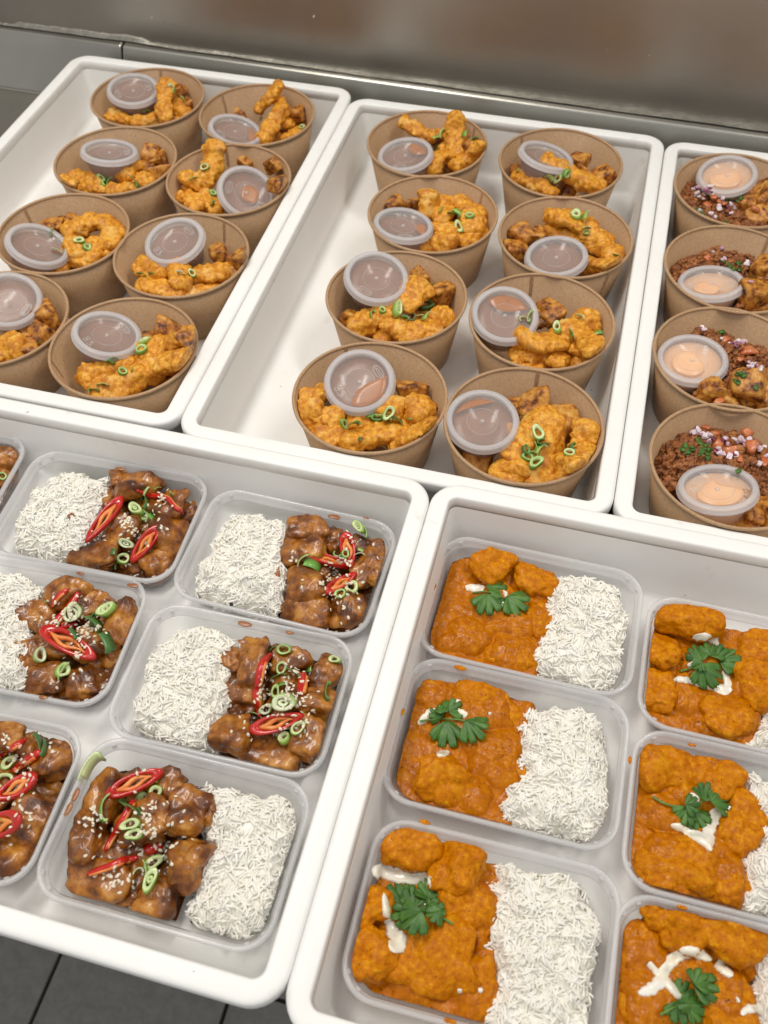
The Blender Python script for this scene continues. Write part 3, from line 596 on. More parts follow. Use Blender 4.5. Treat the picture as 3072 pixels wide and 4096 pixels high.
PT={'A1':[(385,196,9,.05),(405,228,8,.045),(300,240,12,.026),(350,260,12,.024)],'A2':[(643,248,10,.05),(517,249,7,.046),(600,300,13,.025),(640,280,12,.026)],
'A3':[(326,333,12,.05),(342,346,9,.046),(312,362,9,.044),(347,373,10,.042),(320,388,12,.03),(190,400,12,.024),(258,402,12,.024)],'A4':[(530,353,8,.048),(592,356,9,.05),(605,400,11,.042),(440,440,13,.024),(420,400,13,.026)],
'A5':[(116,491,10,.046),(160,480,9,.046),(190,540,14,.026),(150,565,12,.024)],'A6':[(473,547,10,.044),(522,556,9,.048),(510,572,11,.044),(497,601,10,.042),(400,620,14,.025),(340,610,13,.025),(455,610,13,.026)],
'A7':[(101,684,14,.048),(88,720,12,.046),(57,750,11,.044),(60,722,12,.034),(20,760,13,.022)],'A8':[(360,716,13,.044),(412,737,12,.046),(330,740,12,.036),(260,820,14,.022),(330,800,14,.024),(380,790,12,.028)],
'B1':[(985,345,13,.024),(1020,320,12,.03),(945,320,12,.03)],'B2':[(1252,348,11,.05),(1306,384,13,.048),(1268,379,9,.044),(1116,364,8,.046),(1230,400,14,.024),(1170,400,13,.024),(1290,395,11,.032)],
'B3':[(857,439,9,.042),(890,443,8,.044),(985,500,14,.024),(930,500,13,.024),(1010,490,13,.026)],'B4':[(1127,508,12,.046),(1112,543,12,.04),(1158,510,10,.044),(1240,540,14,.026),(1290,560,13,.024),(1180,520,12,.03)],
'B5':[(906,601,10,.046),(950,637,14,.045),(767,691,12,.036),(860,710,14,.024),(920,700,14,.026),(800,710,13,.022)],'B6':[(1180,670,11,.046),(1196,684,10,.046),(1160,690,9,.04),(1200,765,14,.024),(1150,770,14,.022),(1255,750,13,.028)],
'B7':[(886,847,12,.044),(924,906,10,.042),(915,880,11,.034),(800,930,14,.022),(720,920,13,.024),(870,920,13,.026),(745,905,12,.03)],
'B8':[(1161,868,13,.054),(1214,916,18,.044),(1128,890,12,.042),(1030,993,14,.03),(1140,1000,15,.022),(1200,980,15,.024),(1240,990,12,.026)],
'C1':[(1638,417,11,.046),(1653,430,12,.044),(1619,437,10,.042),(1640,470,12,.036),(1665,450,12,.042)],'C2':[(1628,637,13,.048),(1652,633,11,.046),(1652,582,12,.05),(1640,662,10,.036),(1670,600,12,.046)],
'C3':[(1537,846,11,.044),(1618,836,17,.048),(1578,874,12,.034),(1628,873,12,.032),(1660,850,14,.044)],'C4':[(1611,1140,13,.036),(1650,1134,15,.042),(1624,1108,12,.04),(1585,1150,10,.03),(1675,1100,13,.044)]}
for k_,L in PT.items():
    for x,y,r,z in L: potato(k_,x,y,r*(1.15 if k_[0]=='C' else 1),z+(.010 if k_[0]=='C' else 0),1.3 if z>.05 else 1)
for k_,L in CK.items():
    for pts,r,zs in L: chicken(k_,pts,r,zs)
# ------------------------------------------------------------------ spring onion pieces
GRN=dict(p=((.32,.52,.10),(.72,.78,.44)),m=((.13,.36,.05),(.52,.66,.26)),d=((.025,.13,.025),(.13,.31,.07)),w=((.42,.56,.20),(.80,.82,.62)))
def onion_geo(kind,s,tone):
    n=20; out,inn=GRN[tone]; R=[]; C=[]
    def ringset(ro,wall,h,el,z=0,open_=1.0,wob=.1):
        V=[];C_=[];m=n if open_>=1 else n+1; sd=RNG.uniform(0,50)
        md=tuple(.25*p+.75*q for p,q in zip(out,inn))
        for k,(rr_,zz,c_) in enumerate(((ro,-h,out),(ro,h,out),(ro-wall*.3,h*1.04,md),(ro-wall,h*.92,inn),(ro-wall,-h*.92,inn))):
            for j in range(m):
                a=2*math.pi*j/n*open_; w=1+wob*math.sin(2*a+sd)+.5*wob*math.sin(3*a+2*sd)
                V.append((rr_*w*math.cos(a),rr_*w*math.sin(a)*el,zz+z+h*.3*math.sin(a+sd))); C_.append(c_)
        F=[]
        for k in range(5):
            for j in range(n):
                j2=(j+1)%m if open_>=1 else j+1
                F.append((k*m+j,k*m+j2,((k+1)%5)*m+j2,((k+1)%5)*m+j))
        if open_<1: F+=[(0,m,2*m,3*m,4*m),(m-1,5*m-1,4*m-1,3*m-1,2*m-1)]
        return V,F,C_
    if kind=='ring': parts=[ringset(s,s*.36,s*.42,RNG.uniform(.7,.95))]
    elif kind=='double': parts=[ringset(s,s*RNG.uniform(.42,.6),s*.42,RNG.uniform(.6,.85),0,1,.16)]
    elif kind=='oblique': parts=[ringset(s*1.15,s*.52,s*.6,.58,0,1,.12),ringset(s*.48,s*.30,s*.5,.6,s*.04)]
    elif kind=='curl': parts=[ringset(s,s*.2,s*.46,.6,0,.55,.2)]
    else: parts=[ringset(s*1.5,s*.2,s*.55,.5,0,.30,.1)]
    V=[];F=[];C=[]
    for v,f,c_ in parts: k=len(V); V+=v; F+=[tuple(i+k for i in q) for q in f]; C+=c_
    return np.array(V),F,C
def spring(key,x,y,kind='ring',s=5,tone='m',ang=None,stand=None):
    p,n=hit(key,x,y); V,F,C=onion_geo(kind,s*(.001 if key in BWL else .00084),tone)
    tl=stand if stand is not None else (RNG.uniform(.05,.5) if kind in('ring','double','oblique') else RNG.uniform(.2,.9))
    n=(n+Vector((0,0,.8))).normalized(); ax=imgdir(x,y,ang if ang is not None else RNG.uniform(0,180)); ax=(ax-n*ax.dot(n)).normalized()
    q=Matrix.Rotation(tl,3,ax); n2=q@n; a2=ax; b2=n2.cross(a2); Mx=np.array(Matrix((a2,b2,n2)).transposed())
    V=V@Mx.T; low=(V@np.array(n)).min(); V=V+np.array(p)+np.array(n)*(-low-.0014)
    o=wobj('spring_onion_slice',V,F,M['onion']); at_=o.data.color_attributes.new('col','FLOAT_COLOR','POINT')
    at_.data.foreach_set('color',np.array([(*c_,1) for c_ in C]).ravel()); reg(o,key,'onion',(x,y))
ON={'A1':[(370,196,'curl',7,'p',-50),(388,215,'strip',5,'m',-30),(312,245,'strip',5,'m',40),(341,265,'strip',6,'p',10)],
'A2':[(566,263,'strip',5,'p',80),(651,276,'ring',4,'p',30)],
'A3':[(220,385,'double',5,'m'),(224,397,'curl',6,'p'),(238,391,'curl',6,'m',60),(282,397,'strip',9,'d',-30)],
'A4':[(430,347,'strip',6,'m',60),(443,363,'ring',5,'p',0),(415,391,'strip',5,'m',30),(387,396,'ring',5,'d'),(460,420,'double',5,'m'),(464,445,'strip',5,'m',80)],
'A5':[(116,507,'strip',5,'m',70),(116,548,'strip',6,'p',10),(172,522,'double',5.5,'p',0),(187,535,'double',5.5,'m',60)],
'A6':[(303,600,'strip',5,'d',0),(323,598,'strip',6,'d',0),(387,597,'strip',5,'w',0),(418,592,'ring',5,'p',100)],
'A7':[(85,745,'strip',4,'d')],
'A8':[(312,740,'double',6,'p',60),(305,757,'ring',6,'m',90),(247,783,'curl',6,'d',30),(233,790,'strip',5,'d',0),(264,806,'ring',5,'m',20),(290,800,'strip',4,'m'),(217,840,'strip',6,'m',10),(205,846,'curl',5,'d',0)],
'B1':[(963,293,'strip',6,'m',50),(940,302,'strip',5,'p',20),(943,321,'ring',4,'d'),(1005,297,'strip',6,'m',80),(1026,302,'curl',4,'d',0)],
'B2':[(1207,384,'double',6.5,'p',40),(1220,376,'ring',6,'m',30),(1181,392,'strip',6,'m',10),(1120,374,'strip',4,'p')],
'B3':[(956,458,'strip',5,'p',80),(985,463,'strip',6,'p',-20),(970,470,'strip',7,'d',0),(1015,468,'ring',5.5,'m',10),(993,491,'double',6.5,'p',100)],
'B4':[(1156,472,'oblique',6.5,'p',80),(1168,484,'curl',5,'d',40),(1244,467,'double',7,'p',-45),(1264,478,'strip',7,'p',80),(1261,497,'strip',5,'w',20),(1267,504,'ring',4,'d'),(1326,557,'strip',5,'d',-10)],
'B5':[(806,680,'curl',5,'m',40),(826,672,'ring',4,'m',40),(854,673,'oblique',7,'p',95),(919,666,'ring',8,'d',0),(887,690,'ring',6,'p',0),(906,690,'strip',6,'p',0),(924,693,'strip',7,'p',80),(873,692,'curl',5,'d',-20)],
'B6':[(1133,693,'curl',6,'p',0),(1150,686,'curl',6,'m',40),(1205,711,'double',6.5,'p',90),(1224,724,'strip',7,'d',-50),(1246,691,'strip',5,'p',0),(1288,720,'strip',4,'m',20),(1180,706,'strip',4,'m',20)],
'B7':[(740,916,'double',6,'m',0),(759,932,'strip',7,'d',30),(816,906,'ring',6,'d',0),(840,893,'double',7,'p',60),(819,913,'strip',8,'m',0),(800,905,'strip',5,'m',60),(857,910,'curl',6,'d',-30),(886,919,'strip',7,'m',30),(780,950,'curl',3.5,'d',40),(820,969,'strip',4,'p',0)],
'B8':[(1167,940,'double',7.5,'p',85),(1171,957,'curl',5,'d',40),(1146,967,'strip',8,'m',-55),(1134,976,'ring',5,'d'),(1165,983,'strip',7,'p',45),(1137,990,'ring',6,'m',20),(1157,1003,'double',6.5,'m',20),(1150,985,'curl',6,'m',0),(1176,968,'strip',5,'d',30),(1230,981,'ring',5,'p',40),(1240,970,'curl',6,'d',70)]}
for k_,L in ON.items():
    for e in L: spring(k_,*e)
# ------------------------------------------------------------------ mince bowls
def multi(tmpl,pos,rots,scl):
    """many small copies of template meshes joined into one"""
    V=[];F=[];k=0
    for (tv,tf),p,R,s in zip(tmpl,pos,rots,scl):
        V.append((tv*s)@R.T+p); F.append(np.asarray(tf)+k); k+=len(tv)
    return np.concatenate(V),np.concatenate(F)
def rrot(): return np.array(Matrix.Rotation(RNG.uniform(0,6.3),3,'Z')@Matrix.Rotation(RNG.uniform(0,6.3),3,'X')@Matrix.Rotation(RNG.uniform(0,6.3),3,'Y'))
crumbT=[]
for i in range(8):
    V,F=lump((0,0,0),.0028,.0022,.0020,0,0,2.8,5,.75,.0006,.0014,.45); crumbT.append((V,np.array(F)))
def mince(key):
    x,y=BWL[key]; N=1500; r=np.sqrt(RNG.uniform(0,1,N))*.0655; a=RNG.uniform(0,6.283,N); P=np.stack([x+r*np.cos(a),y+r*np.sin(a),0*r],1)
    z=.057+.0075*pn(P/.022+3)+.0045*pn(P/.009)-.012*np.clip((r-.045)/.022,0,1)+RNG.uniform(-.0015,.0015,N); P[:,2]=z
     
    Lc=np.c_[P,np.ones(N)]@CUPINV[key].T; ok=~((np.hypot(Lc[:,0],Lc[:,1])<LR+.002)&(Lc[:,2]>.006)); P=P[ok]; N=len(P)
    V,F=multi([crumbT[i] for i in RNG.integers(0,8,N)],P,[rrot() for _ in range(N)],RNG.uniform(.6,1.8,N))
    # bed below the crumbs
    n=40; q=np.linspace(-1,1,n); U,Wv=np.meshgrid(q,q); rr_=np.maximum(np.abs(U),np.abs(Wv)); tt=np.arctan2(Wv,U); B_=np.stack([x+.066*rr_*np.cos(tt),y+.066*rr_*np.sin(tt),0*rr_],-1).reshape(-1,3)
    B_[:,2]=.0545+.0075*pn(np.c_[B_[:,:2],0*B_[:,0]]/.022+3)-.012*np.clip((.066*rr_.ravel()-.045)/.022,0,1)
    Lc=np.c_[B_,np.ones(len(B_))]@CUPINV[key].T; B_[:,2]-=np.where((np.hypot(Lc[:,0],Lc[:,1])<LR+.004)&(Lc[:,2]>0),.022,0)
    BF=np.array([(i*n+j,i*n+j+1,(i+1)*n+j+1,(i+1)*n+j) for i in range(n-1) for j in range(n-1)])
    F=np.concatenate([F,BF+len(V)]); V=push(key,np.concatenate([V,B_])); addfood(key,V,F); clear_bvh(key)
    o=wobj('minced_meat',V,F,M['mince']); tag(o,f"brown spiced mince heaped in {BWH[key]}",'mince','mince portions in the right tray'); o['kind']='stuff'
def dice(key,x,y,sx,m,name,kind):
    p,n=hit(key,x,y); V,F=lump((0,0,0),sx*.001,sx*.001*RNG.uniform(.6,.9),sx*.001*RNG.uniform(.35,.6),0,0,6,4,.12,.0001,.002,.4)
    V=V@rotm(RNG.uniform(0,6.3),RNG.uniform(0,.7),RNG.uniform(0,6.3)).T+np.array(p)+np.array(n)*sx*.0004
    o=wobj(name,V,F,M[m],smooth=False if kind=='redonion' else True); reg(o,key,kind,(x,y))
RO={'C1':[(1498,410),(1506,418),(1514,406),(1520,421),(1526,409),(1534,404),(1538,414),(1519,430),(1511,426),(1580,443),(1573,449),(1587,450),(1580,459),(1553,446),(1510,455),(1538,462),(1545,468),(1560,430)],
'C2':[(1480,533),(1487,528),(1498,537),(1508,532),(1515,540),(1523,531),(1531,537),(1556,522),(1563,518),(1567,528),(1560,533),(1565,560),(1614,566),(1620,570),(1612,572),(1622,610),(1540,545)],
'C3':[(1536,682),(1540,690),(1585,695),(1592,702),(1515,708),(1523,711),(1560,733),(1568,737),(1582,722),(1588,731),(1595,738),(1604,741),(1580,743),(1627,785),(1634,792),(1643,799),(1620,795),(1617,782),(1590,745)],
'C4':[(1498,920),(1506,926),(1512,934),(1502,933),(1521,938),(1528,944),(1536,941),(1540,950),(1534,956),(1560,952),(1567,948),(1574,959),(1589,948),(1596,955),(1605,950),(1612,958),(1548,976),(1555,982),(1563,975),(1575,988),(1590,983),(1620,952),(1628,962),(1640,972),(1648,965),(1552,968),(1640,1002),(1655,985)]}
TO={'C1':[(1543,424,8),(1526,442,7),(1565,440,5),(1632,452,8),(1552,436,5)],'C2':[(1551,508,9),(1495,534,7),(1606,538,9),(1527,560,8),(1530,553,5)],'C3':[(1571,735,8),(1612,757,11),(1633,742,9),(1632,760,7),(1551,866,9),(1600,772,6)],'C4':[(1523,924,6),(1546,936,8),(1553,956,8),(1573,975,11),(1618,970,11),(1613,940,8),(1600,990,6),(1650,1000,8)]}
PA={'C1':[(1518,459),(1522,466),(1575,432),(1568,480),(1598,432),(1502,452)],'C2':[(1560,566),(1578,574),(1596,570),(1585,580),(1598,578)],'C3':[(1598,806),(1604,810),(1593,824),(1560,718),(1635,840)],'C4':[(1476,969),(1484,966),(1492,968),(1486,980),(1507,953),(1512,958),(1518,972),(1526,965),(1532,975),(1524,984),(1530,988),(1515,980),(1600,1015)]}
flake=cubesphere(2)
for k_ in ('C1','C2','C3','C4'):
    mince(k_)
    for x,y,s in TO[k_]: dice(k_,x,y,s*.62,'tomato','tomato_piece','tomato')
    clear_bvh(k_)
    for x,y in RO[k_]:
        for q in range(2 if RNG.uniform()<.6 else 1): dice(k_,x+RNG.uniform(-5,5)*q,y+RNG.uniform(-4,4)*q,RNG.uniform(2.0,3.3),'redonion','red_onion_dice','redonion')
    P=[];R=[];T=[];s=[]
    for x,y in PA[k_]:
        for q in range(3):
            p,n=hit(k_,x+RNG.uniform(-4,4),y+RNG.uniform(-4,4)); P.append(np.array(p+n*.0008)); R.append(rotm(RNG.uniform(0,6),RNG.uniform(0,.8),RNG.uniform(0,6))); T.append((flake[0]*np.array([1.3,.8,.2]),np.array(flake[1]))); s.append(RNG.uniform(.0012,.0026))
    o=wobj('chopped_parsley',*multi(T,P,R,s),M['leaf']); o['kind']='stuff'; tag(o,f"flecks of chopped green herb on the mince in {BWH[k_]}",'herbs','herb flecks on the mince')
# ------------------------------------------------------------------ boxes: chunks of chicken, sauce, rice
REG={'D2':(0,1750,900/1659),'D3':(650,1900,1000/1659),'D5':(400,2380,1100/1659),'D7':(100,2900,1200/1659),'E1':(1600,2080,1050/1659),'E2':(1450,2560,1150/1659),'E3':(1300,3196,1250/1659),
'E4':(2400,2350,672/851),'E5':(2400,2350,672/851),'E6':(2400,2350,672/851),'D4':(0,2048,1024/1659),'D6':(0,0,K),'D1':(0,0,K)}
def px(key,p): o=REG[key]; return ((o[0]+p[0]*o[2])/K,(o[1]+p[1]*o[2])/K)
def frame(key):
    x,y,a=BOX[key]; a=math.radians(a); return np.array([x,y]),np.array([math.cos(a),math.sin(a)]),np.array([-math.sin(a),math.cos(a)])
def sauce_bed(key,lev,m,u0,u1,amp=.003,sc=.018,lumps=(),name='sauce_pool'):
    """sauce filling the box between local u0 and u1, shaped by noise and lumps"""
    n=120; s,t=np.meshgrid(np.linspace(0,1,n),np.linspace(-1,1,n),indexing='ij'); u=u0+(u1-u0)*s; v=t*.0535
    o,ex,ey=frame(key); P=np.concatenate([o+u[...,None]*ex+v[...,None]*ey,np.zeros((n,n,1))],-1).reshape(-1,3)
    sd=RNG.uniform(0,60,3); z=lev+amp*pn(P/sc+sd)+amp*.45*pn(P/(sc*.4)+sd)+.0006*pn(P/.0042)+.0003*pn(P/.0021)
    for (cx,cy,r,h) in lumps:
        d=np.hypot(P[:,0]-cx,P[:,1]-cy)/r; d=d*(1+.35*pn(P/(r*.9)+cx*300)); z=np.maximum(z,lev-.004+h*np.sqrt(np.clip(1-d**2.4,0,1))+.0012*pn(P/.006+5)+.0006*pn(P/.0025))
    e=np.minimum((u-u0)/.010,(u1-u)/.010).ravel(); z-=.02*np.clip(1-e,0,1)**2*(np.array([1 if (u0>-.07 and a_<.5) or (u1<.07 and a_>=.5) else 0 for a_ in s.ravel()]))
    P[:,2]=z; F=[(i*n+j,(i+1)*n+j,(i+1)*n+j+1,i*n+j+1) for i in range(n-1) for j in range(n-1)]
    # skirt down to the floor so that it has a body
    b=[i for i in range(n)]+[i*n+n-1 for i in range(1,n)]+[(n-1)*n+j for j in range(n-2,-1,-1)]+[i*n for i in range(n-2,0,-1)]
    k=len(P); Q=P[b].copy(); Q[:,2]=.0175; P=np.concatenate([P,Q]); nb=len(b); F+=[(b[i],b[(i+1)%nb],k+(i+1)%nb,k+i) for i in range(nb)]
    P=push(key,P); addfood(key,P,F); return wobj(name,P,F,M[m])
# rice
def grain():
    n=7;m=6;R=[]
    for i in range(n+1):
        t=i/n; x=(t-.5)*.0104; r=.00098*max(.10,1-abs(2*t-1)**2.8)**.6; cy=.0003*(1-(2*t-1)**2)
        R.append([(x,cy+r*math.cos(2*math.pi*j/m),r*.85*math.sin(2*math.pi*j/m)) for j in range(m)])
    V,F=loft(R); e=n*m; F+=[(3,2,1,0),(5,4,3,0),(e,e+1,e+2,e+3),(e,e+3,e+4,e+5)]
    V=np.array(V); F=np.array(F); return V,F
GR=[]
for i in range(5):
    V,F=grain(); V[:,1]-=V[:,0]**2*RNG.uniform(-8,30); V[:,0]*=RNG.uniform(.8,1.1); GR.append((V,F))
def inpoly(P,poly):
    x,y=P[:,0],P[:,1]; c=np.zeros(len(P),bool); d=np.full(len(P),9.); n=len(poly)
    for i in range(n):
        a,b=poly[i],poly[(i+1)%n]; cond=((a[1]>y)!=(b[1]>y)); xi=(b[0]-a[0])*(y-a[1])/(b[1]-a[1]+1e-12)+a[0]; c^=cond&(x<xi)
        ab=b-a; t=np.clip(((P-a)@ab)/(ab@ab),0,1); d=np.minimum(d,np.linalg.norm(P-a-t[:,None]*ab,axis=1))
    return c,d
def rice(key,poly,local=False,top=.0455,edge=.0195,stain=None):
    o,ex,ey=frame(key)
    if local: pw=np.array([o+u*ex+v*ey for u,v in poly])
    else: pw=np.array([np.array(at(*px(key,p),.035))[:2] for p in poly])
    lo,hi=pw.min(0)-.003,pw.max(0)+.003; sd=RNG.uniform(0,50,3)
    def hgt(P):
        c,d=inpoly(P,pw); d=np.where(c,d,-d); d=d+.0042*pn(np.c_[P/.011,0*P[:,0]]+sd)+.0018*pn(np.c_[P/.005,0*P[:,0]]+sd); t=np.clip((d+.004)/.026,0,1); t=np.sqrt(1-(1-t)**2)
        Q=np.c_[P,0*P[:,0]]; return d,edge+(top-edge)*t+.0075*pn(Q/.021+sd)+.0034*pn(Q/.008+sd)
    n=60; X,Y=np.meshgrid(np.linspace(lo[0],hi[0],n),np.linspace(lo[1],hi[1],n),indexing='ij'); P=np.stack([X.ravel(),Y.ravel()],1); d,z=hgt(P)
    z=np.where(d<-.001,.018,z-.0010); Bv=np.c_[P,z]; Bf=[(i*n+j,(i+1)*n+j,(i+1)*n+j+1,i*n+j+1) for i in range(n-1) for j in range(n-1) if max(d[i*n+j],d[(i+1)*n+j],d[(i+1)*n+j+1],d[i*n+j+1])>-.002]
    area_=(hi-lo).prod(); N=int(area_/2.6e-6); P=lo+RNG.uniform(0,1,(N,2))*(hi-lo); d,z=hgt(P); e=.0012; gx=(hgt(P+[e,0])[1]-z)/e; gy=(hgt(P+[0,e])[1]-z)/e; ok=(d>-.0045)&(RNG.uniform(0,1,N)<np.sqrt(1+gx*gx+gy*gy)*np.where(d>-.001,.30,.14)); P=P[ok]; z=z[ok]+RNG.uniform(-.0010,.0007,ok.sum()); N=len(P)
    e=.0012; zx=(hgt(P+[e,0])[1]-hgt(P-[e,0])[1])/(2*e); zy=(hgt(P+[0,e])[1]-hgt(P-[0,e])[1])/(2*e)
    yaw=RNG.uniform(0,2*math.pi,N); Rl=[]
    for i in range(N):
        nrm=Vector((-zx[i]*.8,-zy[i]*.8,1)).normalized(); nrm=(nrm+Vector(RNG.normal(0,.17,3))).normalized()
        ax=Vector((math.cos(yaw[i]),math.sin(yaw[i]),0)); ax=(ax-nrm*ax.dot(nrm)).normalized(); Rl.append(np.array(Matrix((ax,nrm.cross(ax),nrm)).transposed()))
    V,F=multi([GR[i] for i in RNG.integers(0,5,N)],np.c_[P,z],Rl,RNG.uniform(.88,1.12,N)[:,None])
    k=len(V); F=np.concatenate([F,np.array(Bf)+k]); V=push(key,np.concatenate([V,Bv]))
    addfood(key,Bv,Bf)
    ob=wobj('rice',V,F,M['rice']); ob['kind']='stuff'; tag(ob,f"heap of white long grain rice in {BN[key][1]}",'rice','rice portions in the boxes')
def chunk(key,x,y,r,z=.036,rot=None,asp=1.25,m='teri',kind='chunk',p_=2.7,hgt_=.72):
    X,Y=px(key,(x,y)); r*=.001*(.85 if m=='teri' else 1); p=fit_z(key,X,Y,z,r*.8)
    a=math.atan2(*reversed(imgdir(X,Y,rot)[:2])) if rot is not None else RNG.uniform(0,6.3)
    if m=='teri': V,F=lump(p,r*asp,r,r*hgt_,a,RNG.uniform(.05,.3),RNG.uniform(3,5),14,.26,.0009,.0042,.42)
    else: V,F=lump(p,r*asp,r,r*hgt_,a,RNG.uniform(.05,.3),2.7,16,.30,.0011,.0046,.34)
    put(key,kind,V,F,m,(X,Y),'sauced_chicken_chunk' if m=='teri' else 'curried_chicken_chunk')
CHK={'D2':[(1020,340,15,.040,10,1.7),(870,300,9,.034),(830,480,15,.036),(1030,455,12,.034),(905,690,17,.042),(1230,520,17,.040),(1250,720,19,.042),(715,870,17,.038,-10,1.5),(1160,935,16,.036),(1000,935,12,.030),(1385,560,12,.034),(1100,610,13,.034),(1000,790,13,.03)],
'D3':[(960,355,15,.040,10,1.4),(950,500,19,.042,0,1.2),(880,600,13,.034),(970,740,19,.044,0,1.15),(960,925,17,.036,-5,1.5),(1240,895,17,.042,0,1.1),(1130,450,14,.036),(1370,645,15,.040,40,1.4),(1370,490,13,.038,-15,1.8),(1110,400,8,.034),(1060,620,13,.034),(1230,560,13,.03),(1140,790,14,.03),(1440,690,9,.03)],
'D5':[(920,410,14,.046,80,1.8),(805,395,12,.040),(860,590,16,.034,10,1.4),(790,840,17,.044,0,1.1),(1020,965,18,.038,-15,1.6),(1250,860,16,.042,70,1.2),(1290,640,18,.042),(1380,470,16,.042,60,1.5),(1150,395,13,.034,0,1.6),(960,860,9,.034),(860,690,13,.028),(1130,560,15,.034),(1100,720,15,.032),(1000,500,12,.03)],
'D7':[(340,610,14,.046,78,1.75),(430,390,16,.038,60,1.3),(900,480,17,.048,70,1.15),(895,765,16,.050,75,1.25),(640,560,17,.044,20,1.3),(720,510,14,.046),(420,870,17,.034,-10,1.6),(740,965,15,.036,60,1.2),(775,330,14,.038),(480,720,16,.030,-10,1.6),(1000,490,8,.046),(600,380,12,.03),(620,820,14,.028),(560,940,12,.026)],
'D4':[(230,670,16,.038,-20,1.3),(430,510,15,.038,30,1.5),(550,620,15,.038),(790,720,16,.042,70,1.4),(610,850,17,.036),(300,1080,16,.034,0,1.5),(530,1120,14,.032,20,1.4),(650,590,12,.032,-20,1.6),(190,960,15,.034,80,1.3),(330,880,13,.034,0,1.6),(840,620,10,.034),(400,720,13,.03),(700,950,13,.028)],
'D6':[(15,1590,13,.042),(118,1640,17,.044,20,1.15),(72,1610,11,.034),(62,1773,18,.042,60,1.2),(30,1845,17,.034),(100,1720,14,.032),(5,1700,16,.032),(20,1880,10,.028),(85,1800,12,.03),(40,1655,13,.03)],
'D1':[(14,992,14,.040),(-5,1025,16,.036),(20,1020,10,.034),(-30,985,15,.036)]}
SB={'D2':(0.0250,-.002,.0815),'D3':(0.0250,-.004,.0815),'D5':(0.0250,-.006,.0815),'D7':(0.0240,-.0815,.012),'D4':(0.0250,-.002,.0815),'D6':(0.0250,-.003,.0815),'D1':(0.0290,.0,.0815)}
RP={'D2':[(400,290),(620,280),(810,320),(790,480),(720,560),(690,720),(590,860),(380,850),(130,760),(120,660),(190,500),(300,360)],
'D3':[(540,270),(720,280),(860,370),(830,560),(810,700),(820,800),(760,870),(480,830),(230,760),(250,660),(360,420),(430,310)],
'D5':[(490,190),(690,215),(830,290),(770,430),(750,600),(720,760),(690,900),(600,910),(400,850),(215,750),(220,650),(280,420),(350,300)],
'D7':[(1010,360),(1200,380),(1400,395),(1510,470),(1460,700),(1400,860),(1320,1110),(1240,1150),(1060,1110),(900,1010),(960,880),(1000,700),(990,500)],
'D4':[(-300,400),(60,420),(180,410),(290,500),(200,600),(170,760),(170,950),(150,1110),(0,1120),(-350,1040)],
'E1':[(990,350),(1180,370),(1390,460),(1440,640),(1420,800),(1370,990),(1300,1050),(1000,985),(820,920),(870,790),(900,700),(930,570),(960,450)],
'E2':[(980,410),(1230,400),(1370,490),(1420,720),(1400,990),(1300,1140),(1050,1100),(770,995),(880,840),(920,740),(910,620),(920,490)],
'E3':[(930,360),(1100,370),(1320,450),(1440,640),(1440,820),(1400,1000),(1390,1230),(1100,1330),(850,1270),(870,1100),(900,950),(880,780),(880,600),(870,450)]}
CO={'E1':[(600,275,16,.044),(860,390,16,.046,-30,1.3),(880,640,14,.042),(700,850,17,.042,0,1.4),(330,775,11,.038),(600,560,20,.038),(720,640,18,.040),(430,740,17,.036)],
'E2':[(410,320,14,.040),(700,410,21,.040,-20,1.4),(480,815,18,.048),(830,620,13,.038),(640,900,14,.038),(720,640,17,.038),(560,440,12,.038),(800,760,14,.038)],
'E3':[(450,250,17,.046,-15,1.3),(700,350,19,.044),(230,560,15,.044),(750,590,19,.046,-60,1.3),(560,840,25,.047,0,1.3),(210,850,16,.042),(800,1010,16,.044),(450,940,15,.040),(360,700,14,.044),(800,700,10,.042)],
'E4':[(440,150,20,.050,0,1.5),(290,520,14,.048,80,1.5),(530,690,11,.044),(650,660,17,.048),(800,310,17,.048),(800,480,19,.048),(440,570,16,.042),(480,390,14,.044),(300,330,14,.042),(330,400,12,.044)],
'E5':[(330,910,21,.046,0,1.3),(570,960,18,.046,-30,1.3),(720,1200,17,.048,60,1.4),(390,1420,22,.046,0,1.4),(640,1470,18,.042),(330,1150,17,.042),(420,1060,14,.044,-5,1.8),(560,1330,15,.042)],
'E6':[(325,1620,13,.048),(420,1700,17,.046),(650,1720,21,.046,-20,1.5),(220,1850,16,.042,70,1.5),(650,2120,20,.044),(470,1930,16,.044),(250,2100,18,.042),(730,1880,13,.042)]}
for k_,L in CHK.items():
    lev,u0,u1=SB[k_]; o=sauce_bed(k_,lev,'glaze',u0,u1); tag(o,f"glossy brown sauce pooled under chicken in {BN[k_][1]}",'sauce','brown sauce pools in the boxes')
    for e in L: chunk(k_,*e)
    if k_ in RP: rice(k_,RP[k_],top=.0450)
LP={'E4':[(.023,.047),(.077,.047),(.077,-.047),(.003,-.048),(.013,-.02),(.020,0)],'E5':[(-.004,.047),(.077,.047),(.077,-.047),(-.001,-.048),(0,-.01),(.008,.012),(0,.038)],'E6':[(.003,.047),(.077,.047),(.077,-.047),(.009,-.047),(.010,.015),(.009,.038)]}
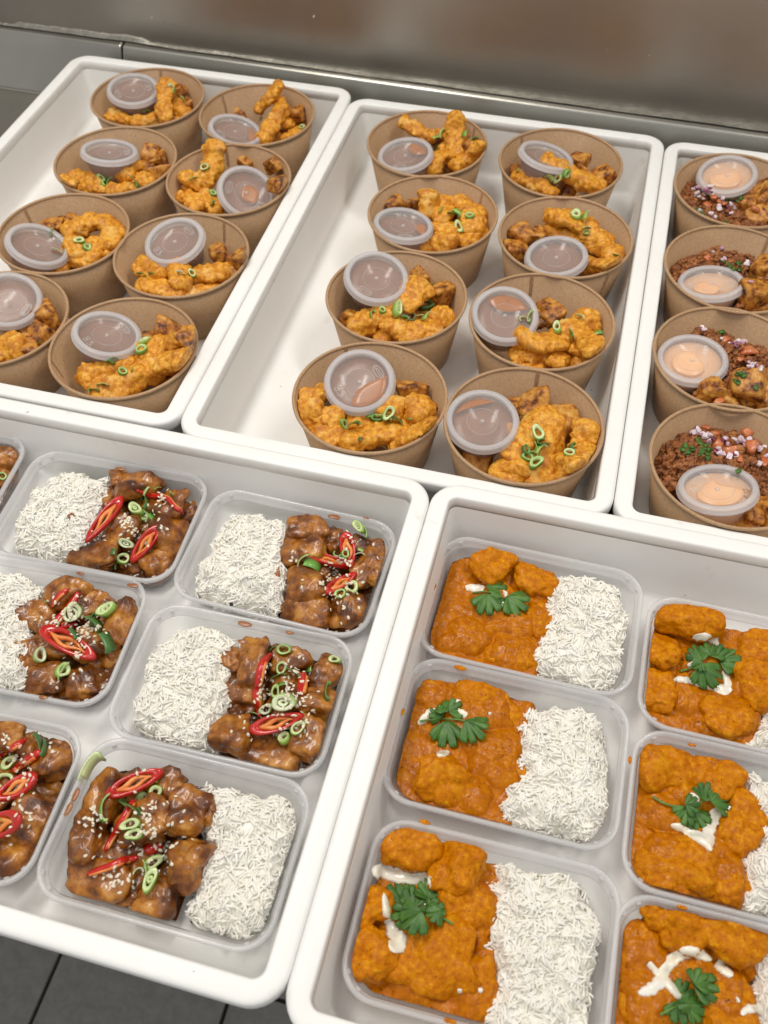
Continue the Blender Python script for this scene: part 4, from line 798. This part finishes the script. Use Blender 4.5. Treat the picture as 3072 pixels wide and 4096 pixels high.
for k_,L in CO.items():
    lm=[]
    for e in L:
        X,Y=px(k_,e[:2]); p=at(X,Y,.033); lm.append((p.x,p.y,e[2]*.00120,.008+.0005*(e[2]-10)))
    o=sauce_bed(k_,.0340 if k_ in('E1','E2','E3') else .0355,'currysauce',-.0815,.020 if k_[1] in '123' else .016 if k_=='E4' else .006,.0022,.020,lm,'curry_sauce'); tag(o,f"thick orange curry sauce filling the left of {BN[k_][1]}",'curry','curry sauces in the boxes')
    for e in L: chunk(k_,*e[:2],e[2]*.95,e[3]-.0035,*(e[4:]),m='curry',kind='curry',hgt_=.55)
    if k_ in RP: rice(k_,RP[k_])
    else: rice(k_,LP[k_],True)
for k_,x,y,sz,lb in (('D2',528,590,.0045,'brown sauce stain on the white rice in rear middle box of sesame tray'),('D3',770,650,.005,'brown sauce smear at the rice edge in rear right box of sesame tray'),('D7',1035,460,.004,'brown sauce smear on the rice in front right box of sesame tray')):
    clear_bvh(k_); X,Y=px(k_,(x,y)); P=[]
    for q in range(7):
        p,n=hit(k_,X+RNG.normal(0,2.2),Y+RNG.normal(0,4)); V,F=lump((0,0,0),sz*RNG.uniform(.3,.6),sz*RNG.uniform(.2,.4),.0009,0,0,2.2,4,.4,.0002,.002,.3); P.append((V@rotm(RNG.uniform(0,6)).T+np.array(p)+[0,0,.0013],F))
    tag(wobj('sauce_stain',*join(P),M['bsauce']),lb,'sauce stain')
# ------------------------------------------------------------------ chilli, onions and sesame on the chicken boxes
def catmull(P,n=14):
    P=[np.array(p,float) for p in P]; out=[]
    for i in range(len(P)-1):
        a,b,c,d=P[max(i-1,0)],P[i],P[i+1],P[min(i+2,len(P)-1)]
        for t in np.linspace(0,1,n,endpoint=False): out.append(.5*(2*b+(c-a)*t+(2*a-5*b+4*c-d)*t*t+(3*b-a-3*c+d)*t**3))
    return np.array(out+[P[-1]])
def chilli(key,kind,pts,w=None):
    """kind ring: pts = two ends of the long axis + width (mm); strip: centre line"""
    Q=[px(key,p) for p in pts]; hs=[hit(key,*q) for q in Q]; mid=hit(key,*np.mean(Q,0)); root=empty('chilli_slice',tuple(mid[0])); L0=np.array(mid[0])
    if kind=='ring':
        a,b=np.array(hs[0][0]),np.array(hs[-1][0]); h=max(hs[0][0].z,hs[-1][0].z,mid[0].z); n=np.array((mid[1]+Vector((0,0,1.4))).normalized())
        c=(a+b)/2; c[2]=max(c[2],mid[0].z)+.0022; ax=b-a; L=np.linalg.norm(ax)/2; ax/=2*L; ax=ax-n*(ax@n)*.5; ax/=np.linalg.norm(ax); sd=np.cross(n,ax); sd/=np.linalg.norm(sd); wd=(w or 11)*.0005
        def rg(f,hz,dl=0):
            R=[]
            for t in np.linspace(0,2*math.pi,32,endpoint=False):
                u=math.cos(t); v=math.sin(t)*(1-.16*u); R.append(tuple(c+ax*(L-dl)*u*f+sd*wd*v*f+n*(hz+.0008*math.sin(2*t+L*900))))
            return R
        V,F=loft([rg(.96,-.0026),rg(1.05,-.0008),rg(1.02,.0014),rg(.92,.0024),rg(.72,.0020),rg(.60,.0002),rg(.66,-.0024)],True); V=np.array(V)
        wobj('chilli_skin',V,F,M['chili'],root)
        P=[]
        for s_ in (-1,1):
            cl=[c+ax*L*u*.72+sd*wd*(.30*s_*(1-abs(u)*.5)+.2*math.sin(4*u+s_)) - n*.0006 for u in np.linspace(-.95,.95,12)]
            P.append(tube([tuple(q) for q in cl],[.0007+.0014*abs(math.sin(3.1*i/11+.4)) for i in range(12)],6))
        wobj('chilli_pith',*join(P),M['pith'],root)
        SP=[c+ax*L*RNG.uniform(-.6,.6)+sd*wd*RNG.uniform(-.45,.45)+n*.0008 for _ in range(5)]
    else:
        cl=catmull(Q,8); H=[hit(key,*q) for q in cl]; C=np.array([np.array(h[0])+np.array([0,0,.0016]) for h in H]); 
        for _ in range(6): C[1:-1]=np.maximum(C[1:-1],(C[:-2]+C[1:-1]*2+C[2:])/4)
        n=len(C); w=(w or 5)*.0005; prof=[w*(.25+.75*math.sin(math.pi*min(1,max(0,(i+.6)/(n+.2))))**.6) for i in range(n)]
        V,F=tube([tuple(q) for q in C],prof,9); V=np.array(V); V[:,2]=L0[2]+(V[:,2]-L0[2]); wobj('chilli_skin',V,F,M['chili'],root)
        T=(C[-1]-C[0])[:2]; nn=np.array([-T[1],T[0],0])/np.linalg.norm(T)
        V2,F2=tube([tuple(q+nn*w*.55+np.array([0,0,w*.35])) for q in C[n//4:-1]],[p_*.5 for p_ in prof[n//4:-1]],7); wobj('chilli_pith',V2,F2,M['pith'],root); V=np.concatenate([V,V2]); F=F+[tuple(i+len(V)-len(V2) for i in q) for q in F2]
    addfood(key,V,F); reg(root,key,'chilli',tuple(np.mean(Q,0)))
CL={'D2':[('ring',[(915,480),(650,800)],13),('ring',[(1165,660),(985,930)],13),('strip',[(1010,395),(1090,440),(1230,460),(1290,520),(1350,578)],5)],
'D3':[('ring',[(1215,385),(1245,625)],13),('ring',[(970,510),(1220,640)],10),('ring',[(1080,800),(1285,655)],11)],
'D5':[('strip',[(1035,360),(985,420),(958,520),(945,620),(965,740)],8),('strip',[(1230,480),(1222,540),(1212,605)],9),('ring',[(905,825),(1225,735)],13)],
'D7':[('ring',[(450,385),(765,270)],14),('strip',[(630,400),(580,470),(520,570),(445,700)],6),('strip',[(630,735),(560,755),(450,795),(348,830)],6),('strip',[(665,705),(720,680),(765,670)],10)],
'D4':[('strip',[(445,508),(380,560),(340,620)],6),('strip',[(515,528),(440,650),(360,730),(270,788)],9),('ring',[(300,805),(650,1015)],17),('strip',[(400,770),(440,745),(500,735)],8)],
'D6':[('strip',[(57,1599),(30,1618),(-5,1642)],6),('strip',[(90,1625),(62,1645),(30,1668)],8),('ring',[(90,1688),(0,1740)],15),('ring',[(52,1778),(-40,1815)],17)]}
OB={'D2':[(1005,560,'oblique',8,'p',-45),(1060,590,'double',7,'m',-40),(1100,605,'strip',9,'m',-40),(1010,460,'curl',8,'d',-20),(1060,490,'strip',8,'d',-70),(925,790,'oblique',7,'w',-20),(910,905,'ring',7,'p',60),(890,935,'curl',6,'d',30),(845,860,'strip',5,'d',80),(1285,422,'strip',4,'m'),(1150,388,'strip',4,'m'),(1075,400,'curl',5,'w',60),(1130,570,'strip',3,'m')],
'D3':[(1305,362,'oblique',7,'p',-50),(1320,385,'strip',7,'m',-50),(935,575,'curl',8,'p',50),(970,600,'strip',9,'m',-25),(1165,530,'ring',6,'m',20),(1210,530,'ring',5,'m',60),(1300,560,'strip',6,'w',20),(1305,510,'strip',5,'w',-20),(1265,750,'double',8,'p',80),(1185,790,'ring',6,'m',20),(1230,790,'strip',6,'p',0),(1305,765,'strip',4,'d',60)],
'D5':[(1110,335,'ring',7,'m',-10),(1092,440,'ring',6,'p',80),(1130,510,'strip',10,'d',-10),(1060,520,'strip',7,'d',30),(1060,590,'double',6,'m',70),(1095,560,'strip',5,'m',20),(1125,650,'oblique',10,'w',0),(1010,692,'double',7,'w',10),(1420,402,'double',6,'p',-30),(1270,465,'strip',6,'m',85),(1380,600,'curl',8,'d',80),(1120,875,'ring',7,'p',70),(1190,810,'ring',7,'p',30),(918,738,'strip',7,'m',-10),(1010,600,'strip',5,'m',0),(1040,340,'strip',4,'d',60)],
'D7':[(385,310,'strip',13,'p',65),(400,290,'strip',11,'p',60),(725,368,'double',7,'p',50),(690,350,'strip',6,'m',30),(455,460,'curl',10,'m',80),(510,455,'strip',10,'m',-20),(560,470,'strip',7,'d',-20),(588,550,'double',8,'p',20),(608,610,'double',7,'p',20),(705,765,'double',8,'p',30),(700,872,'oblique',8,'p',70),(622,842,'curl',8,'w',40),(635,795,'strip',7,'p',-60),(632,410,'oblique',6,'w',60),(620,480,'strip',5,'d',-60)],
'D4':[(490,640,'double',9,'w',60),(470,670,'ring',8,'w',30),(715,655,'oblique',9,'p',25),(570,745,'strip',11,'d',-30),(610,710,'curl',7,'d',70),(672,840,'strip',10,'d',-60),(400,1030,'double',8,'p',80),(430,1085,'strip',9,'m',70),(300,605,'strip',5,'m',0),(255,945,'ring',7,'w',60),(460,785,'strip',6,'d',-40)],
'D6':[(72,1598,'strip',9,'d',-60),(88,1612,'strip',8,'d',-80),(18,1652,'double',7,'p',40),(12,1690,'ring',8,'p',60),(10,1775,'strip',6,'m',0)],'D1':[(5,1030,'ring',5,'m',40)]}
SD={'D2':[(930,625,26,45),(1180,478,20,45),(960,690,14,40),(1060,740,7,60),(1100,560,6,60),(1150,300,4,90),(1400,500,3,40),(1210,700,4,60),(880,930,3,50),(760,720,5,70)],
'D3':[(1150,640,16,60),(1060,720,9,35),(1120,790,12,40),(1205,700,12,40),(1235,560,10,40),(1180,560,8,40),(1300,430,5,60),(900,560,4,60),(1180,960,7,70),(1240,850,6,60),(1340,740,3,50),(1440,560,3,40),(930,700,2,30)],
'D5':[(1150,585,26,40),(1000,640,15,50),(1100,745,16,60),(1170,475,16,45),(1210,640,12,50),(980,540,9,50),(1210,780,7,70),(1000,470,8,60),(860,820,6,70),(1260,850,7,60),(1200,400,5,60),(1300,640,5,60)],
'D7':[(565,570,10,60),(700,590,20,50),(785,700,18,40),(480,840,14,40),(385,495,12,30),(340,570,7,45),(680,490,14,50),(880,540,6,50),(800,400,5,60),(620,690,7,40),(580,860,5,50),(440,900,6,60),(420,570,7,50),(690,740,5,40),(350,720,2,20),(590,290,4,60)],
'D4':[(535,800,28,45),(350,700,12,40),(480,850,10,50),(520,960,12,60),(330,640,8,60),(420,650,8,60),(600,720,8,60),(500,560,6,70),(650,800,7,50),(340,1130,3,30),(600,1130,2,20),(480,690,9,40)],
'D6':[(40,1640,14,16),(60,1690,10,20),(30,1720,9,18),(60,1760,7,18),(110,1600,8,22),(20,1800,6,16),(10,1600,6,16)]}
ST,SF=cubesphere(2); ST=ST/np.linalg.norm(ST,axis=1)[:,None]; ST=ST*np.array([.00185,.00112,.00055]); ST[:,1]*=1-.25*ST[:,0]/.00185; SF=np.array(SF)
for k_ in CHK:
    clear_bvh(k_)
    for e in CL.get(k_,[]): chilli(k_,*e)
    clear_bvh(k_)
    for x,y,*r in OB.get(k_,[]): X,Y=px(k_,(x,y)); spring(k_,X,Y,*r)
    if k_ in SD:
        for o,_ in ITEMS.get((k_,'onion'),[]):
            addfood(k_,np.array([o.location+v.co for v in o.data.vertices]),[tuple(p.vertices) for p in o.data.polygons])
        clear_bvh(k_); P=[];R=[]
        for x,y,n,s in SD[k_]:
            for _ in range(n):
                X,Y=px(k_,(x+RNG.normal(0,s*.8),y+RNG.normal(0,s*.8))); p,nn=hit(k_,X,Y)
                if inbox(k_,p)[0]<.004: continue
                P.append(np.array(p+nn*.0004)); nn=(nn+Vector(RNG.normal(0,.35,3))).normalized(); a=Vector((math.cos(q:=RNG.uniform(0,6.3)),math.sin(q),0)); a=(a-nn*a.dot(nn)).normalized()
                R.append(np.array(Matrix((a,nn.cross(a),nn)).transposed()))
        o=wobj('sesame_seeds',*multi([(ST,SF)]*len(P),P,R,RNG.uniform(.85,1.15,len(P))),M['seed']); o['kind']='stuff'
        tag(o,f"pale sesame seeds sprinkled over chicken in {BN[k_][1]}",'sesame seeds','sesame seed sprinkles')
# ------------------------------------------------------------------ cream and coriander on the curry
def cream(key,paths):
    P=[]
    for pts in paths:
        C=catmull([(*px(key,p[:2]),p[2]) for p in pts],6); n=len(C); m=9; V=[]
        if n<3: continue
        T=np.gradient(C[:,:2],axis=0); T/=np.linalg.norm(T,axis=1)[:,None]+1e-9; sd=RNG.uniform(0,50)
        for i in range(n):
            e=min(i,n-1-i)/max(1,(n-1)*.14); w=C[i,2]*(math.sqrt(max(.05,1-(1-min(1,e))**2)))*(1+.28*pn(np.array([[i*.55,sd,0]]))[0])*1.25*REG[key][2]/K
            for j in range(m):
                c_=2*j/(m-1)-1; q=C[i,:2]+np.array([-T[i,1],T[i,0]])*c_*w*.5*(1+.15*pn(np.array([[i*.7,sd+5,c_>0]]))[0]); p,nn=hit(key,*q)
                V.append(tuple(p+Vector((0,0,1))*(-.0006+.0026*math.sqrt(max(0,1-c_*c_)))))
        V=np.array(V); Z=V[:,2].reshape(n,m)
        for _ in range(2): Z[1:-1]=(Z[:-2]+2*Z[1:-1]+Z[2:])/4
        V[:,2]=Z.ravel(); F=[(i*m+j,i*m+j+1,(i+1)*m+j+1,(i+1)*m+j) for i in range(n-1) for j in range(m-1)]; P.append((V,F))
    o=empty('cream_drizzle',tuple(np.mean(P[0][0],0)))
    for V,F in P:
        q=wobj('cream_streak',V,F,M['cream'],o); s=q.modifiers.new('body','SOLIDIFY'); s.thickness=.0008; s.offset=-1; addfood(key,V,F)
    tag(o,f"white cream drizzled on the orange curry in {BN[key][1]}",'cream','cream drizzles on the curry')
def leaflet(sz,ang_span=78,seed=0):
    n=73; L=7; V=[]
    for k in range(L+1):
        f=k/L
        for i in range(n):
            s=-1+2*i/(n-1); a=math.radians(ang_span)*s; gap=((1-math.cos(2*math.pi*s/.4+.25*math.sin(3*s+seed)))/2)**6; tooth=.035*math.cos(2*math.pi*s/.0952+seed)
            e=1-(.30 if abs(s)<.42 else .22)*gap+tooth-.10*abs(s); r=f*sz*(1+(e-1)*min(1,1.15*f)**1.5)
            V.append((r*math.cos(a)*1.05,r*math.sin(a)*.92,sz*(.10*math.sin(3.5*a)*f-.16*f*f+.05*math.cos(7*a+seed)*f)))
    F=[(k*n+i,k*n+i+1,(k+1)*n+i+1,(k+1)*n+i) for k in range(L) for i in range(n-1)]
    return np.array(V),F
def coriander(key,stem,leaves):
    Q=[px(key,p) for p in stem]; C=catmull(Q,6); C3=[Vector(hit(key,*q)[0])+Vector((0,0,.0022)) for q in C]; root=empty('coriander_sprig',tuple(C3[0]))
    V,F=tube(C3,[.0009-.0004*i/len(C3) for i in range(len(C3))],7); wobj('stem',V,F,M['stem'],root); mid=C3[-1]
    for i,(x,y,ang,sz) in enumerate(leaves):       # x,y middle of the leaflet, ang its tip direction in the image, sz its length (mm)
        X,Y=px(key,(x,y)); p,n=hit(key,X,Y); d=imgdir(X,Y,ang); n=(n*.5+Vector((RNG.uniform(-.2,.2),RNG.uniform(-.2,.2),1))).normalized(); d=(d-n*d.dot(n)).normalized()
        V,F=leaflet(sz*.00088,RNG.uniform(66,86),i); V=V@np.array(Matrix((d,n.cross(d),n)).transposed()).T; b=np.array(p)-np.array(d)*sz*.00048+np.array(n)*(.0035+.0012*i); V=V+b
        o=wobj('leaflet',V,F,M['leaf'],root); s=o.modifiers.new('body','SOLIDIFY'); s.thickness=.00025
    reg(root,key,'coriander',Q[0])
CRM={'E1':[[(412,432,30),(440,428,42),(490,430,40),(535,432,26)],[(650,450,10),(668,470,26),(662,492,12)],[(622,535,20),(655,535,30),(690,540,18)]],
'E2':[[(318,490,12),(345,465,40),(385,425,42),(420,400,24)],[(437,390,12),(480,383,34),(530,365,34),(565,355,24)],[(535,400,30),(575,425,44),(605,440,24)],[(425,655,16),(455,658,34),(503,650,24)],[(724,427,14),(734,427,18),(743,427,14)]],
'E3':[[(247,385,60),(300,385,62),(400,415,66),(480,420,62),(560,420,44)],[(545,420,40),(530,480,60),(535,540,70),(525,600,50)],[(312,500,20),(322,560,36),(335,640,40),(360,690,60),(385,750,90),(370,820,76)],[(702,1020,20),(715,1020,26),(728,1020,20)],[(812,1016,20),(825,1016,28),(838,1016,20)]],
'E4':[[(468,265,24),(510,250,36),(555,258,34),(600,295,18)],[(372,470,22),(410,466,30),(460,475,24),(520,495,26),(590,510,34),(640,518,46),(668,525,26)],[(650,510,40),(640,460,34),(625,420,26)],[(440,400,16),(465,390,24),(510,378,14)]],
'E5':[[(452,1050,20),(475,1060,30),(500,1090,22)],[(660,1115,26),(620,1120,40),(580,1150,52),(560,1200,60),(545,1260,66),(560,1340,30)],[(355,1205,22),(400,1215,34),(450,1240,42),(510,1270,50),(560,1320,34)]],
'E6':[[(190,2055,44),(245,2040,60),(300,2000,64),(330,1940,50),(380,1880,52),(450,1845,56),(510,1860,44),(565,1890,36)],[(245,1900,30),(270,1930,30),(310,1975,34)],[(330,1990,40),(370,2030,44),(410,2085,40)],[(585,1900,34),(620,1930,46),(670,1970,36)],[(688,2075,10),(698,2092,16),(704,2105,10)],[(715,2170,20),(740,2140,40),(775,2135,44),(800,2150,20)]]}
COR={'E1':([(462,470),(520,462),(575,468),(640,498)],[(612,437,8,20),(560,550,-82,21),(745,545,-32,22)]),
'E2':([(330,476),(400,466),(470,462),(560,468),(600,480)],[(420,422,150,13),(535,395,40,14),(505,560,-70,23),(655,535,-45,22),(470,430,80,9)]),
'E3':([(678,668),(620,635),(540,610),(480,595)],[(370,505,130,17),(465,520,95,17),(545,480,100,16),(590,575,75,13),(405,620,190,17),(470,665,215,19),(560,650,200,12)]),
'E4':([(405,430),(450,418),(500,400),(560,412),(600,405)],[(490,335,120,17),(560,330,70,16),(615,345,40,16),(668,380,0,18),(535,465,-50,22),(480,425,220,10)]),
'E5':([(264,1066),(320,1098),(385,1115),(450,1120),(520,1085)],[(425,1165,-100,15),(500,1190,-50,17),(535,1030,80,15),(595,1085,20,19),(470,1110,0,12)]),
'E6':([(300,2168),(350,2140),(400,2110),(420,2050)],[(420,2040,60,15),(540,2035,-10,19),(500,1990,40,13),(400,2170,-70,15),(475,2160,-20,14),(390,2090,200,9)])}
for k_ in CO:
    clear_bvh(k_); cream(k_,CRM[k_]); clear_bvh(k_); coriander(k_,*COR[k_])
# ------------------------------------------------------------------ sauce drips on the box rims
for k_,x,y,s,m in (('D2',885,228,.0045,'bsauce'),('D2',535,605,.005,'bsauce'),('D3',1138,276,.006,'bsauce'),('D3',1350,284,.003,'bsauce'),('D4',860,475,.005,'bsauce'),('D4',517,397,.0035,'bsauce'),('D4',278,1200,.004,'bsauce'),('D5',875,174,.006,'bsauce'),('D5',1145,226,.0035,'bsauce'),('D5',860,280,.0045,'bsauce'),('D7',280,385,.005,'bsauce'),('D7',240,465,.005,'bsauce'),('D6',125,1602,.004,'bsauce'),
    ('E1',215,420,.004,'curry'),('E1',210,325,.002,'curry'),('E2',565,160,.005,'curry'),('E2',212,392,.0035,'curry'),('E2',233,415,.003,'curry'),('E3',530,122,.004,'curry'),('E3',665,1180,.004,'curry'),('E5',467,797,.003,'curry'),('E5',152,873,.003,'curry'),('E6',417,1620,.0035,'curry')):
    X,Y=px(k_,(x,y)); p=at(X,Y,.0526); z=.0526
    if k_=='D2' and y==605: continue
    V,F=lump((0,0,0),s,s*.42,.0007,0,0,2.2,4,.2,.0002,.002,.2); a=math.radians(BOX[k_][2])+(math.pi/2 if x<290 and k_[0]!='D' or k_=='D7' else 0)
    V=V@rotm(a).T+np.array([p.x,p.y,z-.0004]); r=ROOT[k_]; o=wobj('sauce_drip',V,F,M[m]); bpy.context.view_layer.update(); mw=o.matrix_world.copy(); o.parent=r; o.matrix_parent_inverse=r.matrix_world.inverted()
# ------------------------------------------------------------------ labels
DESC={'strip':('golden crumbed chicken strip','chicken strip','fried chicken strips in the bowls'),'potato':('browned roast potato chunk','potato','roast potato chunks in the bowls'),'onion':('green spring onion slice','spring onion','spring onion slices on the food'),
'tomato':('orange red tomato piece','tomato','tomato pieces on the mince'),'redonion':('purple and white diced red onion','red onion','diced red onion on the mince'),'chunk':('glazed brown chicken chunk','chicken chunk','glazed chicken chunks in the boxes'),
'curry':('curry coated chicken chunk','chicken chunk','curried chicken chunks in the boxes'),'chilli':('red chilli slice','chilli','red chilli slices on the chicken'),'coriander':('green coriander sprig','coriander','coriander sprigs on the curry')}
ORD=['','second','third','fourth','fifth','sixth','seventh','eighth','ninth','tenth','eleventh','twelfth','thirteenth','fourteenth','fifteenth','sixteenth']
for (key,kind),L in ITEMS.items():
    d,cat,grp=DESC[kind]; where=BWH[key] if key in BWH else BN[key][1]; n=len(L)
    if kind=='redonion':
        for o,_ in L: tag(o,f"{d} piece on mince in {where}",cat,f"diced red onion in the {where}")
        continue
    if n==1: tag(L[0][0],f"{d} in {where}",cat,grp); continue
    rest=list(range(n)); lab={}
    for w,f in (('frontmost',lambda i:L[i][1][1]),('rearmost',lambda i:-L[i][1][1]),('leftmost',lambda i:-L[i][1][0]),('rightmost',lambda i:L[i][1][0])):
        b=max(range(n),key=f)
        if b in rest: lab[b]=w; rest.remove(b)
    sx=sorted(range(n),key=lambda i:L[i][1][0])
    for i in rest:
        k=sx.index(i); lab[i]=f"{ORD[k]} from left" if k<=n/2 else f"{ORD[n-1-k]} from right"
    for i in range(n): tag(L[i][0],f"{lab[i]} {d} in {where}",cat,grp)
print('objects',len(bpy.data.objects),'tris',sum(len(o.data.polygons)*2 for o in bpy.data.objects if o.type=='MESH'))
